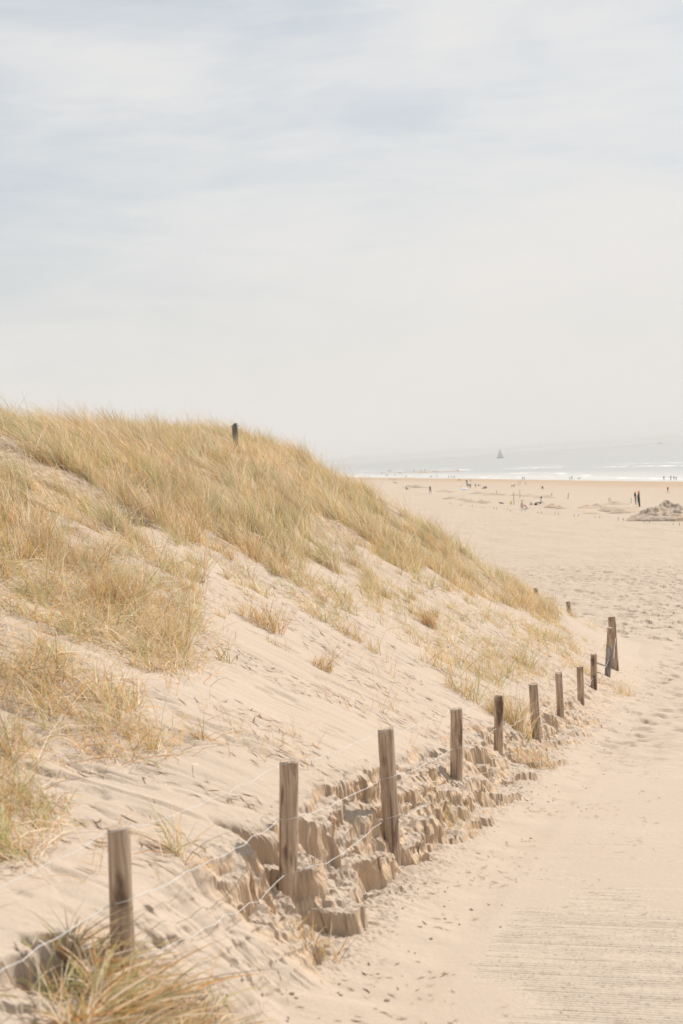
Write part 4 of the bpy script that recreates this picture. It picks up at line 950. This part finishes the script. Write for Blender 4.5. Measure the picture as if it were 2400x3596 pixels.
# bags, mat, driftwood
def blob(name, rx, ry, h, c, px, label, cat, seed, yaw=0):
    p = beach_hit(*px); r = np.random.default_rng(seed); b = MB(); rings = []
    for t_ in np.linspace(0, 1, 8):
        z = h*t_; k = (1-t_**2.6)**.5*.92+.08
        rings.append([(rx*k*(1+.12*math.sin(3*a+seed)+r.normal(0, .04))*math.cos(a)+.1*rx*t_, ry*k*math.sin(a), z) for a in np.linspace(0, 2*math.pi, 14, endpoint=False)])
    b.loft(rings); o = b.build(name, cloth(c), None, p-np.array([0, 0, .02]), (0, 0, yaw)); tag(o, label, cat); return o
o = blob('beach_bag', .20, .14, .36, (.62, .56, .47), Z2(1043, 521), 'slouched beige beach bag between the seated woman and the dark bag', 'bag', 3)
MB().tube([(.12*math.cos(a)*1.2, 0, .34+.14*math.sin(a)) for a in np.linspace(0, math.pi, 9)], .012, 6).build('handle', cloth((.5, .42, .33)), o)
o = blob('rucksack', .17, .14, .27, (.03, .03, .04), Z2(1108, 523), 'dark rucksack lying left of the person in white', 'bag', 5)
MB().tube([(.10*math.cos(a), -.05, .24+.06*math.sin(a)) for a in np.linspace(0, math.pi, 7)], .012, 6).build('strap', cloth(BLACK), o)
p = beach_hit(*Z2(930, 582)); b = MB(); b.loft([[(x, y, .03+.02*math.sin(x*5)+z) for x, y, z in ((xx, -.45, 0), (xx, .45, 0), (xx, .45, .02), (xx, -.45, .02))] for xx in np.linspace(-.7, .9, 9)])
o = b.build('beach_towel', cloth((.35, .36, .42)), None, p); tag(o, 'greyish towel spread under the seated woman in pink', 'towel')
p = beach_hit(*Z2(632, 505)); o = MB().tube([(-.32, 0, .16), (-.1, .04, .12), (.15, 0, .06), (.36, -.05, .02)], [.05, .09, .08, .03], 8).build('driftwood', M_DARKW, None, p); tag(o, 'short dark piece of driftwood left of the yellow stakes', 'driftwood')
# rows of little stakes
st = [(1614, 1777), (1622, 1776), (1651, 1781), (1660, 1780), (1692, 1784), (1701, 1785), (1736, 1788), (1745, 1789), (1783, 1792), (1793, 1796), (1834, 1797), (1846, 1797), (1890, 1803), (1902, 1804), (1950, 1807), (1963, 1808), (2017, 1812), (2032, 1814),
      (2091, 1819), (2107, 1820), (2172, 1828), (2190, 1829), (2263, 1835), (2282, 1837), (2365, 1843), (2387, 1846), (1580, 1771), (1588, 1771)]; st.sort()
STK = MB().tube([(0, 0, -.15), (.01, 0, .08), (0, 0, .22)], [.022, .022, .018], 6); ms = None
for k, (x, y) in enumerate(st):
    p = beach_hit(x, y)
    if ms is None: o = STK.build('stake', M_GREY, None, p); ms = o.data
    else: o = bpy.data.objects.new('stake', ms); col.objects.link(o); o.location = p
    o.rotation_euler = (random.uniform(-.08, .08), random.uniform(-.08, .08), random.uniform(0, 6)); o.scale = (1, 1, random.uniform(.8, 1.25))
    tag(o, '%s stake of the %s pair from the left in the double row of little stakes' % (('left', 'right')[k % 2], ORD[k//2]), 'stake', 'double row of little stakes')

# ------------------------------------------------------------------ boats
def on_sea(px, d):
    # distance chosen from the water line below the horizon
    lo = ray(px, 1400); y = d; a = None
    for py in np.linspace(1500, 1760, 2601):
        rr = ray(px, py)
        if rr[2]*d+CAMZ <= 0: return np.array([rr[0]*d, d, 0.])
p = on_sea(1757, 3300.)
sb = empty('sailing_boat', p, R(12)); tag(sb, 'sailing boat with two pale sails and a blue hull out at sea', 'boat')
b = MB(); rings = []
for x in np.linspace(-8.5, 8.5, 13):
    t_ = x/8.5; wd = 2.1*(1-max(0, t_)**2.2)*(1-.25*max(0, -t_)**2)+.05; tp = 1.5+.5*max(0, t_)**2
    rings.append([(x, -wd, tp), (x, -wd*.8, .2), (x, 0, -.8*(1-t_*t_)-.1), (x, wd*.8, .2), (x, wd, tp)])
b.loft(rings); b.build('hull', cloth((.12, .27, .36), .4), sb)
MB().box((-1.5, 0, 1.9), (6, 2.2, .9)).build('cabin', cloth((.75, .75, .75), .5), sb); MB().tube([(1, 0, 1.2), (1, 0, 22)], .16, 8).build('mast', cloth((.6, .6, .6), .4), sb); MB().tube([(1, 0, 3.2), (-7, .4, 3.1)], .12, 8).build('boom', cloth((.6, .6, .6), .4), sb)
def sail(A, B, C, bulge, name):
    A, B, C = map(np.array, (A, B, C)); b = MB(); n = 9; fr = []
    for off in (0, .06):
        ids = []
        for i in range(n):
            t_ = i/(n-1); row = []
            for j in range(n):
                s = j/(n-1); q = (A*(1-s)+B*s)*(1-t_)+C*t_; q = q+np.array([0, bulge*4*s*(1-s)*(1-t_)*1.0+off, 0]); row.append(q)
            ids.append(b.ring(row))
        for i in range(n-1):
            for j in range(n-1): b.f.append((ids[i][j], ids[i][j+1], ids[i+1][j+1], ids[i+1][j]))
    return b.build(name, cloth((.74, .73, .68), .7), sb)
sail((.8, 0, 3.4), (-6.8, .4, 3.3), (.85, 0, 21.5), .8, 'mainsail'); sail((1.3, 0, 2.6), (8.2, 0, 1.9), (1.15, 0, 20.), .7, 'jib')
p = on_sea(2320, 9000.)
cs = empty('cargo_ship', p); tag(cs, 'faint ship on the horizon at the far right', 'ship')
b = MB(); b.loft([[(x, -2.5*(1-.7*max(0, x/14)**3), 4), (x, -2.*(1-.8*max(0, x/14)**3), -.5), (x, 2.*(1-.8*max(0, x/14)**3), -.5), (x, 2.5*(1-.7*max(0, x/14)**3), 4)] for x in np.linspace(-14, 14, 9)]); b.build('hull', cloth((.2, .22, .26)), cs)
MB().box((-6, 0, 7.2), (9, 4.6, 6.3)).build('superstructure', cloth((.6, .6, .6)), cs); MB().tube([(2, 0, 4), (2, 0, 13)], .3, 6).build('mast', cloth((.4, .4, .4)), cs)
p = beach_hit(*Z1(270, 357)); p[2] = 0.
rb = empty('inflatable_boat', p, R(5)); rb.scale = (.4, .4, .4); tag(rb, 'low dark inflatable boat lying in the shallows at the far left', 'boat')
MB().tube([(-5, 1.2, .45), (2.5, 1.25, .5), (5, .5, .8), (5.2, 0, .85), (5, -.5, .8), (2.5, -1.25, .5), (-5, -1.2, .45)], .45, 8).build('tube', cloth((.05, .07, .07)), rb); MB().box((-.5, 0, .3), (9, 2.0, .2)).build('floor', cloth((.08, .09, .09)), rb); MB().box((-1.5, 0, 1.1), (1.4, 1.2, 1.4)).build('console', cloth((.10, .12, .12)), rb)

# ------------------------------------------------------------------ haze over the sea
def haze_box(density):
    x0_, x1_, y0_, y1_, z0_, z1_ = -9000., 19500., -9500., 19500., -32., 45.
    b = MB(); b.box(((x0_+x1_)/2, (y0_+y1_)/2, (z0_+z1_)/2), (x1_-x0_, y1_-y0_, z1_-z0_))
    mt = bpy.data.materials.new('haze'); mt.use_nodes = True; nt = mt.node_tree; nt.nodes.clear(); out = node(nt, 'ShaderNodeOutputMaterial'); v = node(nt, 'ShaderNodeVolumePrincipled')
    v.inputs['Density'].default_value = density; v.inputs['Color'].default_value = (.84, .825, .80, 1); v.inputs['Anisotropy'].default_value = .1
    nt.links.new(v.outputs[0], out.inputs['Volume'])
    o = b.build('haze', mt, None, None, None, False); tag(o, 'thin pale sea haze over beach and water', 'haze', kind='stuff'); return o
haze_box(.00010)
